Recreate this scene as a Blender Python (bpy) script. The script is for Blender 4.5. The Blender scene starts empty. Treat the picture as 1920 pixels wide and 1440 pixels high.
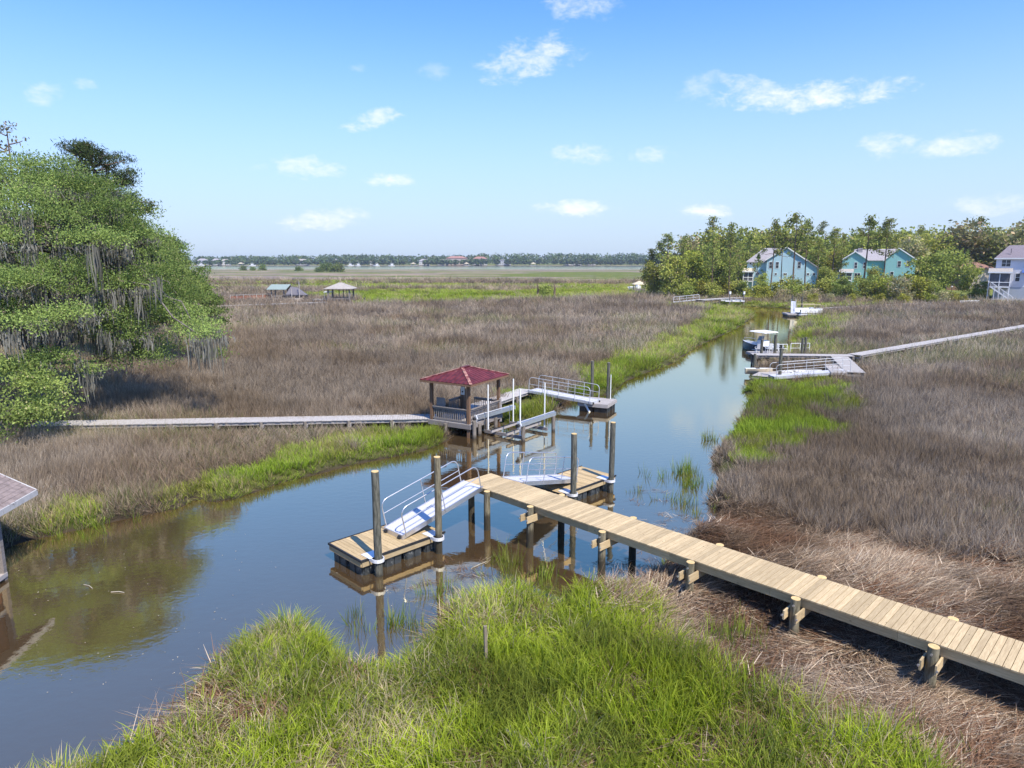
import bpy, math, random
import numpy as np
from mathutils import Vector, Matrix, Euler

# ------------------------------------------------------------------ camera, world, sun, exposure
scene = bpy.context.scene
R = math.radians
COL = scene.collection
CAM_H, FOC, PITCH = 10.0, 1280.0, R(10.2)
cam_d = bpy.data.cameras.new('camera'); cam = bpy.data.objects.new('camera', cam_d); COL.objects.link(cam)
cam_d.sensor_width = 36; cam_d.lens = 24; cam_d.clip_start = .2; cam_d.clip_end = 9000
cam.location = (0, 0, CAM_H); cam.rotation_euler = (R(90) - PITCH, 0, 0)
scene.camera = cam

SUN_EL, SUN_AZ = R(54), R(146)          # azimuth clockwise from +Y (the view direction)
sun_d = bpy.data.lights.new('sun', 'SUN'); sun_d.energy = 4.0; sun_d.angle = R(.6); sun_d.color = (1, .935, .82)
sun = bpy.data.objects.new('sun', sun_d); COL.objects.link(sun)
sv = Vector((math.sin(SUN_AZ) * math.cos(SUN_EL), math.cos(SUN_AZ) * math.cos(SUN_EL), math.sin(SUN_EL)))
sun.rotation_euler = sv.to_track_quat('Z', 'Y').to_euler()
scene.view_settings.view_transform = 'Standard'; scene.view_settings.look = 'None'
scene.view_settings.gamma = 1; scene.view_settings.exposure = .85; scene.view_settings.use_curve_mapping = False
scene.cycles.max_bounces = 6; scene.cycles.transparent_max_bounces = 6; scene.cycles.diffuse_bounces = 3
scene.cycles.use_denoising = True; scene.cycles.caustics_reflective = False; scene.cycles.caustics_refractive = False

def cdir(px, py):                        # direction (azimuth, elevation) seen at a point of the photograph
    u, v = (px - 960) / FOC, (py - 720) / FOC
    c, s = math.cos(PITCH), math.sin(PITCH)
    x, y, z = u, c - v * s, -(s + v * c)
    return math.atan2(x, y), math.atan2(z, math.hypot(x, y))

def at(px, py, z=0.0):                   # the place on level z seen at a point of the photograph
    az, el = cdir(px, py)
    d = (z - CAM_H) / math.tan(el)
    return Vector((d * math.sin(az), d * math.cos(az), z))

def zat(py, Y):
    v = (py - 720) / FOC; c, s = math.cos(PITCH), math.sin(PITCH)
    return CAM_H - Y * (s + v * c) / (c - v * s)

def xat(px, Y, z=1.0):
    dep = Y * math.cos(PITCH) - (z - CAM_H) * math.sin(PITCH)
    return (px - 960) / FOC * dep

world = bpy.data.worlds.new('World'); scene.world = world; world.use_nodes = True
nt = world.node_tree; nt.nodes.clear()
class NB:                                # small node builder
    def __init__(s, tree): s.t = tree
    def n(s, kind, **kw):
        nd = s.t.nodes.new(kind)
        for k, v in kw.items(): setattr(nd, k, v)
        return nd
    def l(s, a, b): s.t.links.new(a, b)
    def val(s, sock, v):
        if hasattr(v, 'is_output') or isinstance(v, bpy.types.NodeSocket): s.l(v, sock)
        else: sock.default_value = v
    def m(s, op, a, b=None, c=None, clamp=False):
        nd = s.n('ShaderNodeMath', operation=op, use_clamp=clamp)
        for i, q in enumerate((a, b, c)):
            if q is not None: s.val(nd.inputs[i], q)
        return nd.outputs[0]
    def mix(s, f, a, b, blend='MIX'):
        nd = s.n('ShaderNodeMix', data_type='RGBA', blend_type=blend)
        s.val(nd.inputs[0], f)
        for i, q in ((6, a), (7, b)):
            s.val(nd.inputs[i], (*q, 1) if isinstance(q, tuple) and len(q) == 3 else q)
        return nd.outputs[2]
    def ramp(s, f, lo, hi):
        nd = s.n('ShaderNodeMapRange', interpolation_type='SMOOTHSTEP')
        s.val(nd.inputs[0], f); nd.inputs[1].default_value = lo; nd.inputs[2].default_value = hi
        return nd.outputs[0]
    def noise(s, vec, scale, detail=3, rough=.55, dist=0):
        nd = s.n('ShaderNodeTexNoise'); s.l(vec, nd.inputs['Vector'])
        nd.inputs['Scale'].default_value = scale; nd.inputs['Detail'].default_value = detail
        nd.inputs['Roughness'].default_value = rough; nd.inputs['Distortion'].default_value = dist
        return nd.outputs['Fac']
    def scale(s, vec, sc):
        nd = s.n('ShaderNodeMapping'); s.l(vec, nd.inputs[0]); nd.inputs['Scale'].default_value = sc
        return nd.outputs[0]

b = NB(nt)
sky = b.n('ShaderNodeTexSky', sky_type='NISHITA', sun_disc=False)
sky.sun_elevation = SUN_EL; sky.sun_rotation = SUN_AZ; sky.air_density = 1.0; sky.dust_density = .0; sky.ozone_density = 3.0
tc = b.n('ShaderNodeTexCoord')
sep = b.n('ShaderNodeSeparateXYZ'); b.l(tc.outputs['Generated'], sep.inputs[0])
azn = b.m('ARCTAN2', sep.outputs[0], sep.outputs[1]); eln = b.m('ARCSINE', sep.outputs[2])
cxy = b.n('ShaderNodeCombineXYZ'); b.l(azn, cxy.inputs[0]); b.l(b.m('MULTIPLY', eln, 1.9), cxy.inputs[1])
wisp = b.m('SUBTRACT', b.noise(cxy.outputs[0], 26, 6, .62, .4), .5)
fine = b.m('SUBTRACT', b.noise(cxy.outputs[0], 90, 4, .6), .5)
CLOUDS = [  # photo x, y, half width, half height, strength, tilt
    (985, 112, 95, 38, .75, .18), (1035, 95, 40, 22, .8, 0), (1520, 180, 200, 28, .95, 0), (1420, 165, 70, 24, .6, -.2), (1640, 168, 80, 24, .8, .1),
    (698, 224, 55, 18, .75, .22), (565, 312, 85, 20, .7, 0), (730, 338, 42, 13, .8, 0), (605, 412, 80, 20, .85, .12),
    (1075, 390, 72, 17, .9, 0), (1325, 397, 50, 16, .9, 0), (1100, 288, 60, 20, .6, 0), (1225, 290, 40, 16, .55, 0),
    (1660, 272, 62, 24, .7, .1), (1788, 272, 75, 24, .75, .05), (85, 172, 36, 24, .55, .3), (160, 156, 24, 12, .4, 0),
    (1090, 8, 70, 30, .6, 0), (1850, 382, 80, 22, .6, 0), (815, 135, 30, 16, .25, 0), (670, 126, 18, 9, .25, 0), (1310, 160, 40, 26, .35, .3),
    (-260, 240, 120, 30, .7, .1), (-420, 90, 110, 34, .7, 0), (2160, 220, 130, 34, .8, 0), (2380, 120, 90, 30, .7, .1), (760, -220, 160, 40, .6, .1), (1500, -180, 130, 40, .6, 0)]
mask = None
for cx, cy, w, h, st, tl in CLOUDS:
    a0, e0 = cdir(cx, cy); aw, ew = abs(cdir(cx + w, cy)[0] - a0) * 1.12, abs(cdir(cx, cy - h)[1] - e0) * 1.12
    da = b.m('SUBTRACT', azn, a0); de = b.m('SUBTRACT', eln, e0)
    de2 = b.m('MULTIPLY_ADD', da, -tl, de)
    q = b.m('ADD', b.m('POWER', b.m('DIVIDE', da, aw), 2), b.m('POWER', b.m('DIVIDE', de2, ew), 2))
    q = b.m('MULTIPLY_ADD', wisp, 3.6, q); q = b.m('MULTIPLY_ADD', fine, 1.5, q)
    k = b.m('MULTIPLY', b.ramp(q, 1.05, -.9), st)
    mask = k if mask is None else b.m('MAXIMUM', mask, k)
hs = b.n('ShaderNodeHueSaturation'); b.l(sky.outputs[0], hs.inputs['Color']); hs.inputs['Saturation'].default_value = 1.18
hs.inputs['Value'].default_value = 1.0
hz = b.ramp(eln, .36, -.03)       # pale air towards the horizon, all round
skyt = b.mix(1.0, hs.outputs[0], (.72, .82, 1.08), 'MULTIPLY')
skyh = b.mix(b.m('MULTIPLY', hz, .97), skyt, (2.25, 2.75, 3.45))
skyc = b.mix(mask, skyh, (4.3, 4.4, 4.55))
bg = b.n('ShaderNodeBackground'); b.l(skyc, bg.inputs[0]); bg.inputs[1].default_value = .145
out = b.n('ShaderNodeOutputWorld'); b.l(bg.outputs[0], out.inputs[0])

# ------------------------------------------------------------------ object helpers
def tag(o, label=None, cat=None, group=None, kind=None):
    if label: o['label'] = label
    if cat: o['category'] = cat
    if group: o['group'] = group
    if kind: o['kind'] = kind
    return o

def thing(name, loc, label, cat, rz=0.0, group=None):
    o = bpy.data.objects.new(name, None); COL.objects.link(o); o.empty_display_size = .2
    o.location = loc; o.rotation_euler = (0, 0, rz)
    return tag(o, label, cat, group)

def add(name, me, parent=None, loc=None, rot=None, scale=None, label=None, kind=None):
    o = bpy.data.objects.new(name, me); COL.objects.link(o)
    if parent: o.parent = parent
    if loc is not None: o.location = loc
    if rot is not None: o.rotation_euler = rot
    if scale is not None: o.scale = scale
    return tag(o, label, None, None, kind)

KIDS = {}
def index_children():
    KIDS.clear()
    for o in bpy.data.objects:
        if o.parent: KIDS.setdefault(o.parent, []).append(o)

def copy_tree(o, parent=None):
    c = o.copy(); COL.objects.link(c)
    if parent: c.parent = parent
    for ch in KIDS.get(o, []): copy_tree(ch, c)
    return c

def mesh_np(name, V, Q=None, T=None, attrs=None, smooth=False, mats=(), mi=None):
    me = bpy.data.meshes.new(name)
    V = np.asarray(V, np.float32); nq = 0 if Q is None else len(Q); ntr = 0 if T is None else len(T)
    me.vertices.add(len(V)); me.vertices.foreach_set('co', V.ravel())
    loops = []
    if nq: loops.append(np.asarray(Q, np.int32).ravel())
    if ntr: loops.append(np.asarray(T, np.int32).ravel())
    lp = np.concatenate(loops)
    me.loops.add(len(lp)); me.loops.foreach_set('vertex_index', lp)
    me.polygons.add(nq + ntr)
    st = np.concatenate([np.arange(nq) * 4, nq * 4 + np.arange(ntr) * 3]).astype(np.int32)
    me.polygons.foreach_set('loop_start', st)
    if mi is not None: me.polygons.foreach_set('material_index', np.asarray(mi, np.int32))
    if smooth: me.polygons.foreach_set('use_smooth', np.ones(nq + ntr, bool))
    me.update(calc_edges=True)
    for k, v in (attrs or {}).items():
        at_ = me.attributes.new(k, 'FLOAT', 'POINT'); at_.data.foreach_set('value', np.asarray(v, np.float32))
    for m_ in mats: me.materials.append(m_)
    return me

class MB:                                # collects solids into one mesh
    def __init__(s): s.v = []; s.f = []; s.mi = []; s.sm = []; s.cur = 0
    def _add(s, vs, fs, smooth=False):
        o = len(s.v); s.v += [tuple(q) for q in vs]; s.f += [tuple(o + i for i in f) for f in fs]
        s.mi += [s.cur] * len(fs); s.sm += [smooth] * len(fs); return s
    def use(s, i): s.cur = i; return s
    def hexa(s, bottom, top):            # 4 bottom corners (counter-clockwise from above) and 4 top corners
        return s._add(list(bottom) + list(top), [(3, 2, 1, 0), (4, 5, 6, 7), (0, 1, 5, 4), (1, 2, 6, 5), (2, 3, 7, 6), (3, 0, 4, 7)])
    def box(s, x0, x1, y0, y1, z0, z1):
        return s.hexa([(x0, y0, z0), (x1, y0, z0), (x1, y1, z0), (x0, y1, z0)], [(x0, y0, z1), (x1, y0, z1), (x1, y1, z1), (x0, y1, z1)])
    def beam(s, p0, p1, w, h, up=(0, 0, 1)):  # bar with a rectangular section, w across, h along up
        p0, p1 = Vector(p0), Vector(p1); d = (p1 - p0).normalized(); u = Vector(up)
        sd = d.cross(u)
        if sd.length < 1e-4: sd = d.cross(Vector((1, 0, 0)))
        sd.normalize(); u = sd.cross(d).normalized(); a, c = sd * w / 2, u * h / 2
        return s._add([p0 - a - c, p0 + a - c, p0 + a + c, p0 - a + c, p1 - a - c, p1 + a - c, p1 + a + c, p1 - a + c],
                      [(0, 1, 2, 3), (7, 6, 5, 4), (4, 5, 1, 0), (5, 6, 2, 1), (6, 7, 3, 2), (7, 4, 0, 3)])
    def tube(s, pts, r, seg=8, caps=True):
        pts = [Vector(p) for p in pts]; n = len(pts); rs = r if isinstance(r, (list, tuple)) else [r] * n
        rings = []; ref = None
        for i, p in enumerate(pts):
            d = (pts[min(i + 1, n - 1)] - pts[max(i - 1, 0)]).normalized()
            if ref is None:
                ref = d.cross(Vector((0, 0, 1)))
                if ref.length < 1e-3: ref = Vector((1, 0, 0))
                ref.normalize()
            ref = (ref - d * ref.dot(d)).normalized(); bi = d.cross(ref)
            rings.append([p + (ref * math.cos(t) + bi * math.sin(t)) * rs[i] for t in [2 * math.pi * k / seg for k in range(seg)]])
        vs = [q for rg in rings for q in rg]
        fs = [(i * seg + k, i * seg + (k + 1) % seg, (i + 1) * seg + (k + 1) % seg, (i + 1) * seg + k) for i in range(n - 1) for k in range(seg)]
        s._add(vs, fs, True)
        if caps: s._add(rings[0], [tuple(range(seg - 1, -1, -1))]); s._add(rings[-1], [tuple(range(seg))])
        return s
    def prism(s, poly, z0, z1):          # counter-clockwise outline
        n = len(poly)
        return s._add([(x, y, z0) for x, y in poly] + [(x, y, z1) for x, y in poly],
                      [tuple(range(n - 1, -1, -1)), tuple(range(n, 2 * n))] + [(i, (i + 1) % n, n + (i + 1) % n, n + i) for i in range(n)])
    def poly3(s, pts, off):              # any flat outline pushed along off
        n = len(pts); off = Vector(off); p2 = [Vector(p) + off for p in pts]
        return s._add(list(pts) + p2, [tuple(range(n - 1, -1, -1)), tuple(range(n, 2 * n))] + [(i, (i + 1) % n, n + (i + 1) % n, n + i) for i in range(n)])
    def mesh(s, name, *mats):
        me = bpy.data.meshes.new(name); me.from_pydata(s.v, [], s.f)
        me.polygons.foreach_set('material_index', s.mi); me.polygons.foreach_set('use_smooth', s.sm)
        for m_ in mats: me.materials.append(m_)
        me.validate(); me.update(); return me
    def build(s, name, mats, parent=None, **kw):
        mats = mats if isinstance(mats, (list, tuple)) else [mats]
        return add(name, s.mesh(name, *mats), parent, **kw)

# ------------------------------------------------------------------ materials
MAT = {}
def new_mat(name):
    m = bpy.data.materials.new(name); m.use_nodes = True; m.node_tree.nodes.clear()
    bb = NB(m.node_tree); o = bb.n('ShaderNodeOutputMaterial'); MAT[name] = m
    return m, bb, o

def plain(name, col, rough=.6, var=.12, scale=6.0, metal=0.0, bump=0.0, stretch=(1, 1, 1), spec=.4, col2=None, rand=.06, patch=None):
    m, q, o = new_mat(name); t = q.n('ShaderNodeTexCoord'); vec = q.scale(t.outputs['Object'], stretch)
    p = q.n('ShaderNodeBsdfPrincipled'); q.l(p.outputs[0], o.inputs[0])
    f = q.noise(vec, scale, 5, .6)
    c2 = col2 if col2 else tuple(min(1, c * (1 + var)) for c in col); c1 = col if col2 else tuple(c * (1 - var) for c in col)
    c = q.mix(q.ramp(f, .32, .68), c1, c2)
    if patch:                            # a second tone in blotches: rust, lichen, dirt
        c = q.mix(q.m('MULTIPLY', q.ramp(q.noise(vec, patch[1], 6, .65), patch[2], patch[2] + .1), .85), c, patch[0])
    oi = q.n('ShaderNodeObjectInfo'); hv = q.n('ShaderNodeHueSaturation'); q.l(c, hv.inputs['Color'])
    q.l(q.m('MULTIPLY_ADD', oi.outputs['Random'], 2 * rand, 1 - rand), hv.inputs['Value'])
    q.l(hv.outputs[0], p.inputs['Base Color'])
    p.inputs['Roughness'].default_value = rough; p.inputs['Metallic'].default_value = metal; p.inputs['Specular IOR Level'].default_value = spec
    if bump:
        bp = q.n('ShaderNodeBump'); bp.inputs['Strength'].default_value = bump; bp.inputs['Distance'].default_value = .03
        q.l(f, bp.inputs['Height']); q.l(bp.outputs[0], p.inputs['Normal'])
    return m

def wood(name, c1, c2, axis=0, knots=True, rand=.12, rough=.75, grey=None):
    m, q, o = new_mat(name); t = q.n('ShaderNodeTexCoord'); st = [9, 9, 9]; st[axis] = .9
    oi = q.n('ShaderNodeObjectInfo')
    ad = q.n('ShaderNodeVectorMath', operation='ADD'); q.l(t.outputs['Object'], ad.inputs[0])
    sc = q.n('ShaderNodeVectorMath', operation='SCALE'); sc.inputs[0].default_value = (37, 61, 29); q.l(oi.outputs['Random'], sc.inputs['Scale']); q.l(sc.outputs[0], ad.inputs[1])
    vec = q.scale(ad.outputs[0], st); p = q.n('ShaderNodeBsdfPrincipled'); q.l(p.outputs[0], o.inputs[0])
    f = q.noise(vec, 3.2, 6, .65, .6); c = q.mix(q.ramp(f, .3, .7), c1, c2)
    big = q.noise(ad.outputs[0], 1.3, 3)
    if grey: c = q.mix(q.m('MULTIPLY', q.ramp(big, .42, .62), .7), c, grey)
    if knots:
        st2 = [7, 7, 7]; st2[axis] = 3.4
        vo = q.n('ShaderNodeTexVoronoi'); q.l(q.scale(ad.outputs[0], st2), vo.inputs['Vector']); vo.inputs['Scale'].default_value = 1.0
        k = q.m('MULTIPLY', q.ramp(vo.outputs['Distance'], .16, .05), q.ramp(q.noise(ad.outputs[0], 2.2, 1), .5, .56))
        c = q.mix(q.m('MULTIPLY', k, .75), c, tuple(v * .28 for v in c1))
    hv = q.n('ShaderNodeHueSaturation'); q.l(c, hv.inputs['Color'])
    q.l(q.m('MULTIPLY_ADD', oi.outputs['Random'], 2 * rand, 1 - rand), hv.inputs['Value'])
    q.l(hv.outputs[0], p.inputs['Base Color']); p.inputs['Roughness'].default_value = rough; p.inputs['Specular IOR Level'].default_value = .25
    bp = q.n('ShaderNodeBump'); bp.inputs['Strength'].default_value = .35; bp.inputs['Distance'].default_value = .01
    q.l(f, bp.inputs['Height']); q.l(bp.outputs[0], p.inputs['Normal'])
    return m

def pile_mat(name, c1, c2, wet, line):
    m, q, o = new_mat(name); t = q.n('ShaderNodeTexCoord'); p = q.n('ShaderNodeBsdfPrincipled'); q.l(p.outputs[0], o.inputs[0])
    g = q.n('ShaderNodeNewGeometry'); s_ = q.n('ShaderNodeSeparateXYZ'); q.l(g.outputs['Position'], s_.inputs[0])
    oi = q.n('ShaderNodeObjectInfo'); f = q.noise(q.scale(g.outputs['Position'], (14, 14, 1.6)), 1.6, 6, .68)
    c = q.mix(q.ramp(f, .35, .65), c1, c2)
    f2 = q.noise(q.scale(g.outputs['Position'], (6, 6, 6)), 1, 5, .7)
    ln = q.m('ADD', s_.outputs[2], q.m('MULTIPLY', q.m('SUBTRACT', f2, .5), .5))
    c = q.mix(q.m('MULTIPLY', q.ramp(ln, line, line - .3), .85), c, wet)
    q.l(c, p.inputs['Base Color']); p.inputs['Roughness'].default_value = .85; p.inputs['Specular IOR Level'].default_value = .2
    bp = q.n('ShaderNodeBump'); bp.inputs['Strength'].default_value = .6; bp.inputs['Distance'].default_value = .02
    q.l(f, bp.inputs['Height']); q.l(bp.outputs[0], p.inputs['Normal'])
    return m

def blade_mat(name, root, mid, tip, dry, dry_at, trans=.35, patch=None, pscale=.25, vary=.35):
    """grass or leaf: colour along the blade (h), dry share by blade (r), slow drift over the ground"""
    m, q, o = new_mat(name)
    h = q.n('ShaderNodeAttribute', attribute_name='h').outputs['Fac']; r = q.n('ShaderNodeAttribute', attribute_name='r').outputs['Fac']
    tn = q.n('ShaderNodeAttribute', attribute_name='tint', attribute_type='INSTANCER').outputs['Fac']
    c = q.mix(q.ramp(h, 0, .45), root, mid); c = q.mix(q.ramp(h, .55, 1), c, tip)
    if patch:
        g = q.n('ShaderNodeNewGeometry')
        pf = q.ramp(q.noise(g.outputs['Position'], pscale, 4, .6), .42, .62)
        c = q.mix(pf, c, q.mix(.72, c, patch))
    dryf = q.m('GREATER_THAN', q.m('ADD', r, q.m('MULTIPLY', q.m('SUBTRACT', tn, .5), .9)), dry_at)
    c = q.mix(dryf, c, dry)
    hv = q.n('ShaderNodeHueSaturation'); q.l(c, hv.inputs['Color'])
    fr = q.m('FRACT', q.m('MULTIPLY', r, 7.31))
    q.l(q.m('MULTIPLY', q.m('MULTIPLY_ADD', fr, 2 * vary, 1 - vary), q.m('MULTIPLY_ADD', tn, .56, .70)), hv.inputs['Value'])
    d = q.n('ShaderNodeBsdfDiffuse'); q.l(hv.outputs[0], d.inputs[0]); tr = q.n('ShaderNodeBsdfTranslucent'); q.l(hv.outputs[0], tr.inputs[0])
    ms = q.n('ShaderNodeMixShader'); ms.inputs[0].default_value = trans; q.l(d.outputs[0], ms.inputs[1]); q.l(tr.outputs[0], ms.inputs[2])
    q.l(ms.outputs[0], o.inputs[0])
    return m

def leaf_mat(name, dark, light, odd, odd_at=.9, trans=.3):
    m, q, o = new_mat(name)
    r = q.n('ShaderNodeAttribute', attribute_name='r').outputs['Fac']; q2 = q.n('ShaderNodeAttribute', attribute_name='q').outputs['Fac']
    oi = q.n('ShaderNodeObjectInfo')
    c = q.mix(r, dark, light); c = q.mix(q.m('GREATER_THAN', q2, odd_at), c, odd)
    hv = q.n('ShaderNodeHueSaturation'); q.l(c, hv.inputs['Color'])
    q.l(q.m('MULTIPLY', q.m('MULTIPLY_ADD', q2, .34, .83), q.m('MULTIPLY_ADD', oi.outputs['Random'], .4, .8)), hv.inputs['Value'])
    q.l(q.m('MULTIPLY_ADD', q.m('FRACT', q.m('MULTIPLY', oi.outputs['Random'], 9.7)), .035, .483), hv.inputs['Hue'])
    d = q.n('ShaderNodeBsdfDiffuse'); q.l(hv.outputs[0], d.inputs[0]); tr = q.n('ShaderNodeBsdfTranslucent'); q.l(hv.outputs[0], tr.inputs[0])
    ms = q.n('ShaderNodeMixShader'); ms.inputs[0].default_value = trans; q.l(d.outputs[0], ms.inputs[1]); q.l(tr.outputs[0], ms.inputs[2])
    q.l(ms.outputs[0], o.inputs[0])
    return m

PINE_Y = wood('new_pine_across', (.40, .295, .165), (.53, .41, .24), 1, rand=.18)
PINE_X = wood('new_pine_along', (.37, .265, .135), (.50, .375, .21), 0, rand=.18)
GREY_X = wood('weathered_wood_along', (.30, .27, .25), (.42, .39, .37), 0, False, .1)
GREY_Y = wood('weathered_wood_across', (.34, .31, .29), (.48, .45, .42), 1, False, .1)
OLD_X = wood('old_dark_wood', (.17, .145, .13), (.27, .245, .23), 0, False, .1)
POST_Z = wood('brown_post_wood', (.13, .075, .045), (.22, .135, .085), 2, False, .1)
PILE = pile_mat('treated_pile', (.10, .086, .055), (.235, .205, .14), (.03, .025, .018), .8)
PILE_G = pile_mat('green_mooring_pile', (.055, .056, .046), (.165, .158, .126), (.03, .026, .02), .25)
PILE_O = pile_mat('old_pile', (.14, .12, .10), (.27, .235, .20), (.03, .026, .02), .3)
ENDGR = plain('sawn_pile_top', (.60, .42, .19), .8, .12, 8)
ALU = plain('aluminium', (.62, .62, .64), .38, .06, 4, .85, spec=.5)
ALU_W = plain('white_aluminium', (.72, .72, .74), .5, .05, 5, .25)
ALU_D = plain('dull_aluminium', (.52, .53, .55), .55, .12, 5, .35)
TREAD = plain('aluminium_tread', (.60, .59, .62), .6, .16, 40, .2, .4)
BLACK = plain('black_rubber', (.02, .02, .022), .5, .2, 8)
DRUM = plain('black_float_drum', (.035, .04, .045), .45, .3, 5, patch=((.16, .17, .17), 7, .56))
WHITE = plain('white_paint', (.75, .75, .74), .5, .05, 4)
PVC = plain('white_pvc', (.78, .78, .76), .35, .05, 3)
# ------------------------------------------------------------------ terrain: creek, marsh, far river
def poly(pts, z=0.0): return np.array([tuple(at(x, y, z))[:2] for x, y in pts])

CREEK = poly([(-900, 1120), (-300, 1075), (0, 1032), (45, 1012), (100, 1002), (170, 986), (250, 968), (330, 952), (372, 930), (400, 940), (440, 934), (520, 905),
    (600, 886), (660, 870), (740, 855), (800, 842), (835, 826), (850, 800), (905, 788), (945, 796), (1000, 790), (1036, 780), (1042, 764), (1060, 752), (1100, 747), (1150, 736), (1168, 716),
    (1200, 702), (1262, 680), (1300, 652), (1348, 630), (1386, 612), (1412, 592), (1392, 583), (1330, 578), (1262, 575), (1240, 570), (1330, 570), (1400, 574), (1470, 577), (1520, 584),
    (1512, 596), (1498, 612), (1492, 640), (1470, 668), (1412, 706), (1400, 735), (1412, 745), (1395, 785), (1372, 822), (1338, 858), (1350, 885), (1352, 915), (1330, 945),
    (1372, 968), (1358, 990), (1312, 1004), (1290, 1022), (1262, 1060), (1240, 1085), (1252, 1108), (1200, 1128), (1120, 1128), (1075, 1120), (1052, 1150), (1015, 1160), (1000, 1120),
    (965, 1120), (900, 1128), (845, 1150), (812, 1215), (770, 1252), (720, 1270), (650, 1262), (606, 1215), (560, 1178), (490, 1195), (440, 1232), (392, 1280), (360, 1335), (272, 1398),
    (200, 1440), (60, 1490), (-60, 1530), (-500, 1720), (-1400, 1800)])

def inside(P, x, y):
    x = np.asarray(x); y = np.asarray(y); r = np.zeros(x.shape, bool); n = len(P)
    for i in range(n):
        x1, y1 = P[i]; x2, y2 = P[(i + 1) % n]
        if y1 == y2: continue
        c = ((y1 > y) != (y2 > y)) & (x < (x2 - x1) * (y - y1) / (y2 - y1) + x1)
        r ^= c
    return r

def sdist(P, x, y):                      # negative inside
    d = np.full(np.shape(x), 1e9); n = len(P)
    for i in range(n):
        ax, ay = P[i]; bx, by = P[(i + 1) % n]; ex, ey = bx - ax, by - ay
        t = np.clip(((x - ax) * ex + (y - ay) * ey) / (ex * ex + ey * ey + 1e-12), 0, 1)
        d = np.minimum(d, (x - ax - t * ex) ** 2 + (y - ay - t * ey) ** 2)
    d = np.sqrt(d); return np.where(inside(P, x, y), -d, d)

_lat = np.random.RandomState(3).rand(256, 256)
def vnoise(x, y, s):                     # smooth value noise, 0..1
    x = np.asarray(x, float) / s + 1000.3; y = np.asarray(y, float) / s + 1000.7
    xi = np.floor(x).astype(int); yi = np.floor(y).astype(int); fx = x - xi; fy = y - yi
    fx = fx * fx * (3 - 2 * fx); fy = fy * fy * (3 - 2 * fy)
    g = lambda a, c: _lat[a % 256, c % 256]
    return (g(xi, yi) * (1 - fx) + g(xi + 1, yi) * fx) * (1 - fy) + (g(xi, yi + 1) * (1 - fx) + g(xi + 1, yi + 1) * fx) * fy
def fbm(x, y, s): return (vnoise(x, y, s) * .55 + vnoise(x + 31, y - 17, s / 2.1) * .28 + vnoise(x - 11, y + 53, s / 4.3) * .17)
def sst(a, c, v): t = np.clip((v - a) / (c - a), 0, 1); return t * t * (3 - 2 * t)

SHORE_R = poly([(1190, 548), (1260, 556), (1400, 556), (1500, 560), (1600, 563), (1700, 568), (1780, 566), (1920, 567), (2300, 575), (2900, 600), (5000, 760), (6000, 500), (2600, 512), (1230, 520)], 1.0)
SHORE_L = poly([(-900, 1000), (-300, 930), (60, 880), (120, 850), (250, 735), (330, 680), (400, 640), (430, 615), (400, 585), (300, 560), (-300, 540), (-1500, 640), (-3000, 1000)], .5)
GREEN = [poly(p, .3) for p in (
    [(365, 900), (400, 955), (470, 945), (560, 912), (660, 885), (745, 868), (845, 835), (848, 806), (800, 800), (700, 812), (640, 830), (560, 848), (480, 868)],
    [(930, 770), (940, 745), (1030, 742), (1048, 780), (1030, 798), (940, 806)],
    [(1050, 770), (1080, 735), (1085, 705), (1150, 680), (1225, 650), (1270, 625), (1310, 602), (1330, 585), (1250, 578), (1230, 572), (1330, 567), (1425, 570), (1425, 594), (1390, 625), (1300, 668), (1262, 692), (1160, 745), (1100, 760)],
    [(1385, 730), (1415, 712), (1540, 712), (1590, 735), (1600, 770), (1560, 800), (1550, 848), (1440, 858), (1400, 878), (1330, 880), (1350, 830), (1385, 780)],
    [(1470, 672), (1490, 640), (1490, 600), (1590, 590), (1590, 610), (1560, 640), (1600, 668)],
    [(1395, 588), (1400, 570), (1500, 573), (1700, 572), (1500, 585)],
    [(665, 574), (670, 548), (790, 545), (960, 549), (1100, 541), (1240, 545), (1250, 556), (1110, 562), (1010, 566), (860, 572)],
    [(100, 985), (120, 960), (170, 955), (200, 975), (180, 1000), (110, 1015)])]
FORE = poly([(-700, 1800), (40, 1450), (200, 1400), (350, 1300), (440, 1190), (560, 1130), (640, 1150), (700, 1215), (790, 1190), (850, 1120), (960, 1080), (1010, 1120), (1060, 1125), (1150, 1110), (1215, 1150), (1200, 1215), (1300, 1250), (1370, 1330), (1480, 1360), (1620, 1400), (1700, 1470), (1900, 1800), (900, 2600), (-700, 2600)], .3)
FBRIGHT = poly([(960, 1100), (1060, 1120), (1150, 1100), (1230, 1160), (1320, 1270), (1480, 1370), (1680, 1450), (1750, 1800), (700, 1800), (820, 1440), (960, 1320), (1010, 1200)], .3)
THATCH = poly([(1225, 1095), (1255, 1060), (1300, 1010), (1380, 962), (1450, 970), (1540, 1010), (1700, 1050), (1920, 1085), (2600, 1150), (3200, 1900), (1900, 1900), (1640, 1440), (1500, 1345), (1370, 1310), (1290, 1240), (1190, 1200), (1205, 1130), (1160, 1115)], .2)

def far_green(x, y):                     # green stripes in the far marsh
    v = fbm(x / 3.2, y * 1.0 + vnoise(x, y, 90) * 25, 26)
    g = sst(.49, .55, v) * sst(150, 210, y) * (1 - sst(760, 850, y))
    return g * (1 - .75 * sst(.45, .8, x / (y + 1)))
def river(y, x=0): return sst(835, 855, y + 40 * (vnoise(x, y * 0, 160) - .5)) * (1 - sst(1480, 1500, y))

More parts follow.
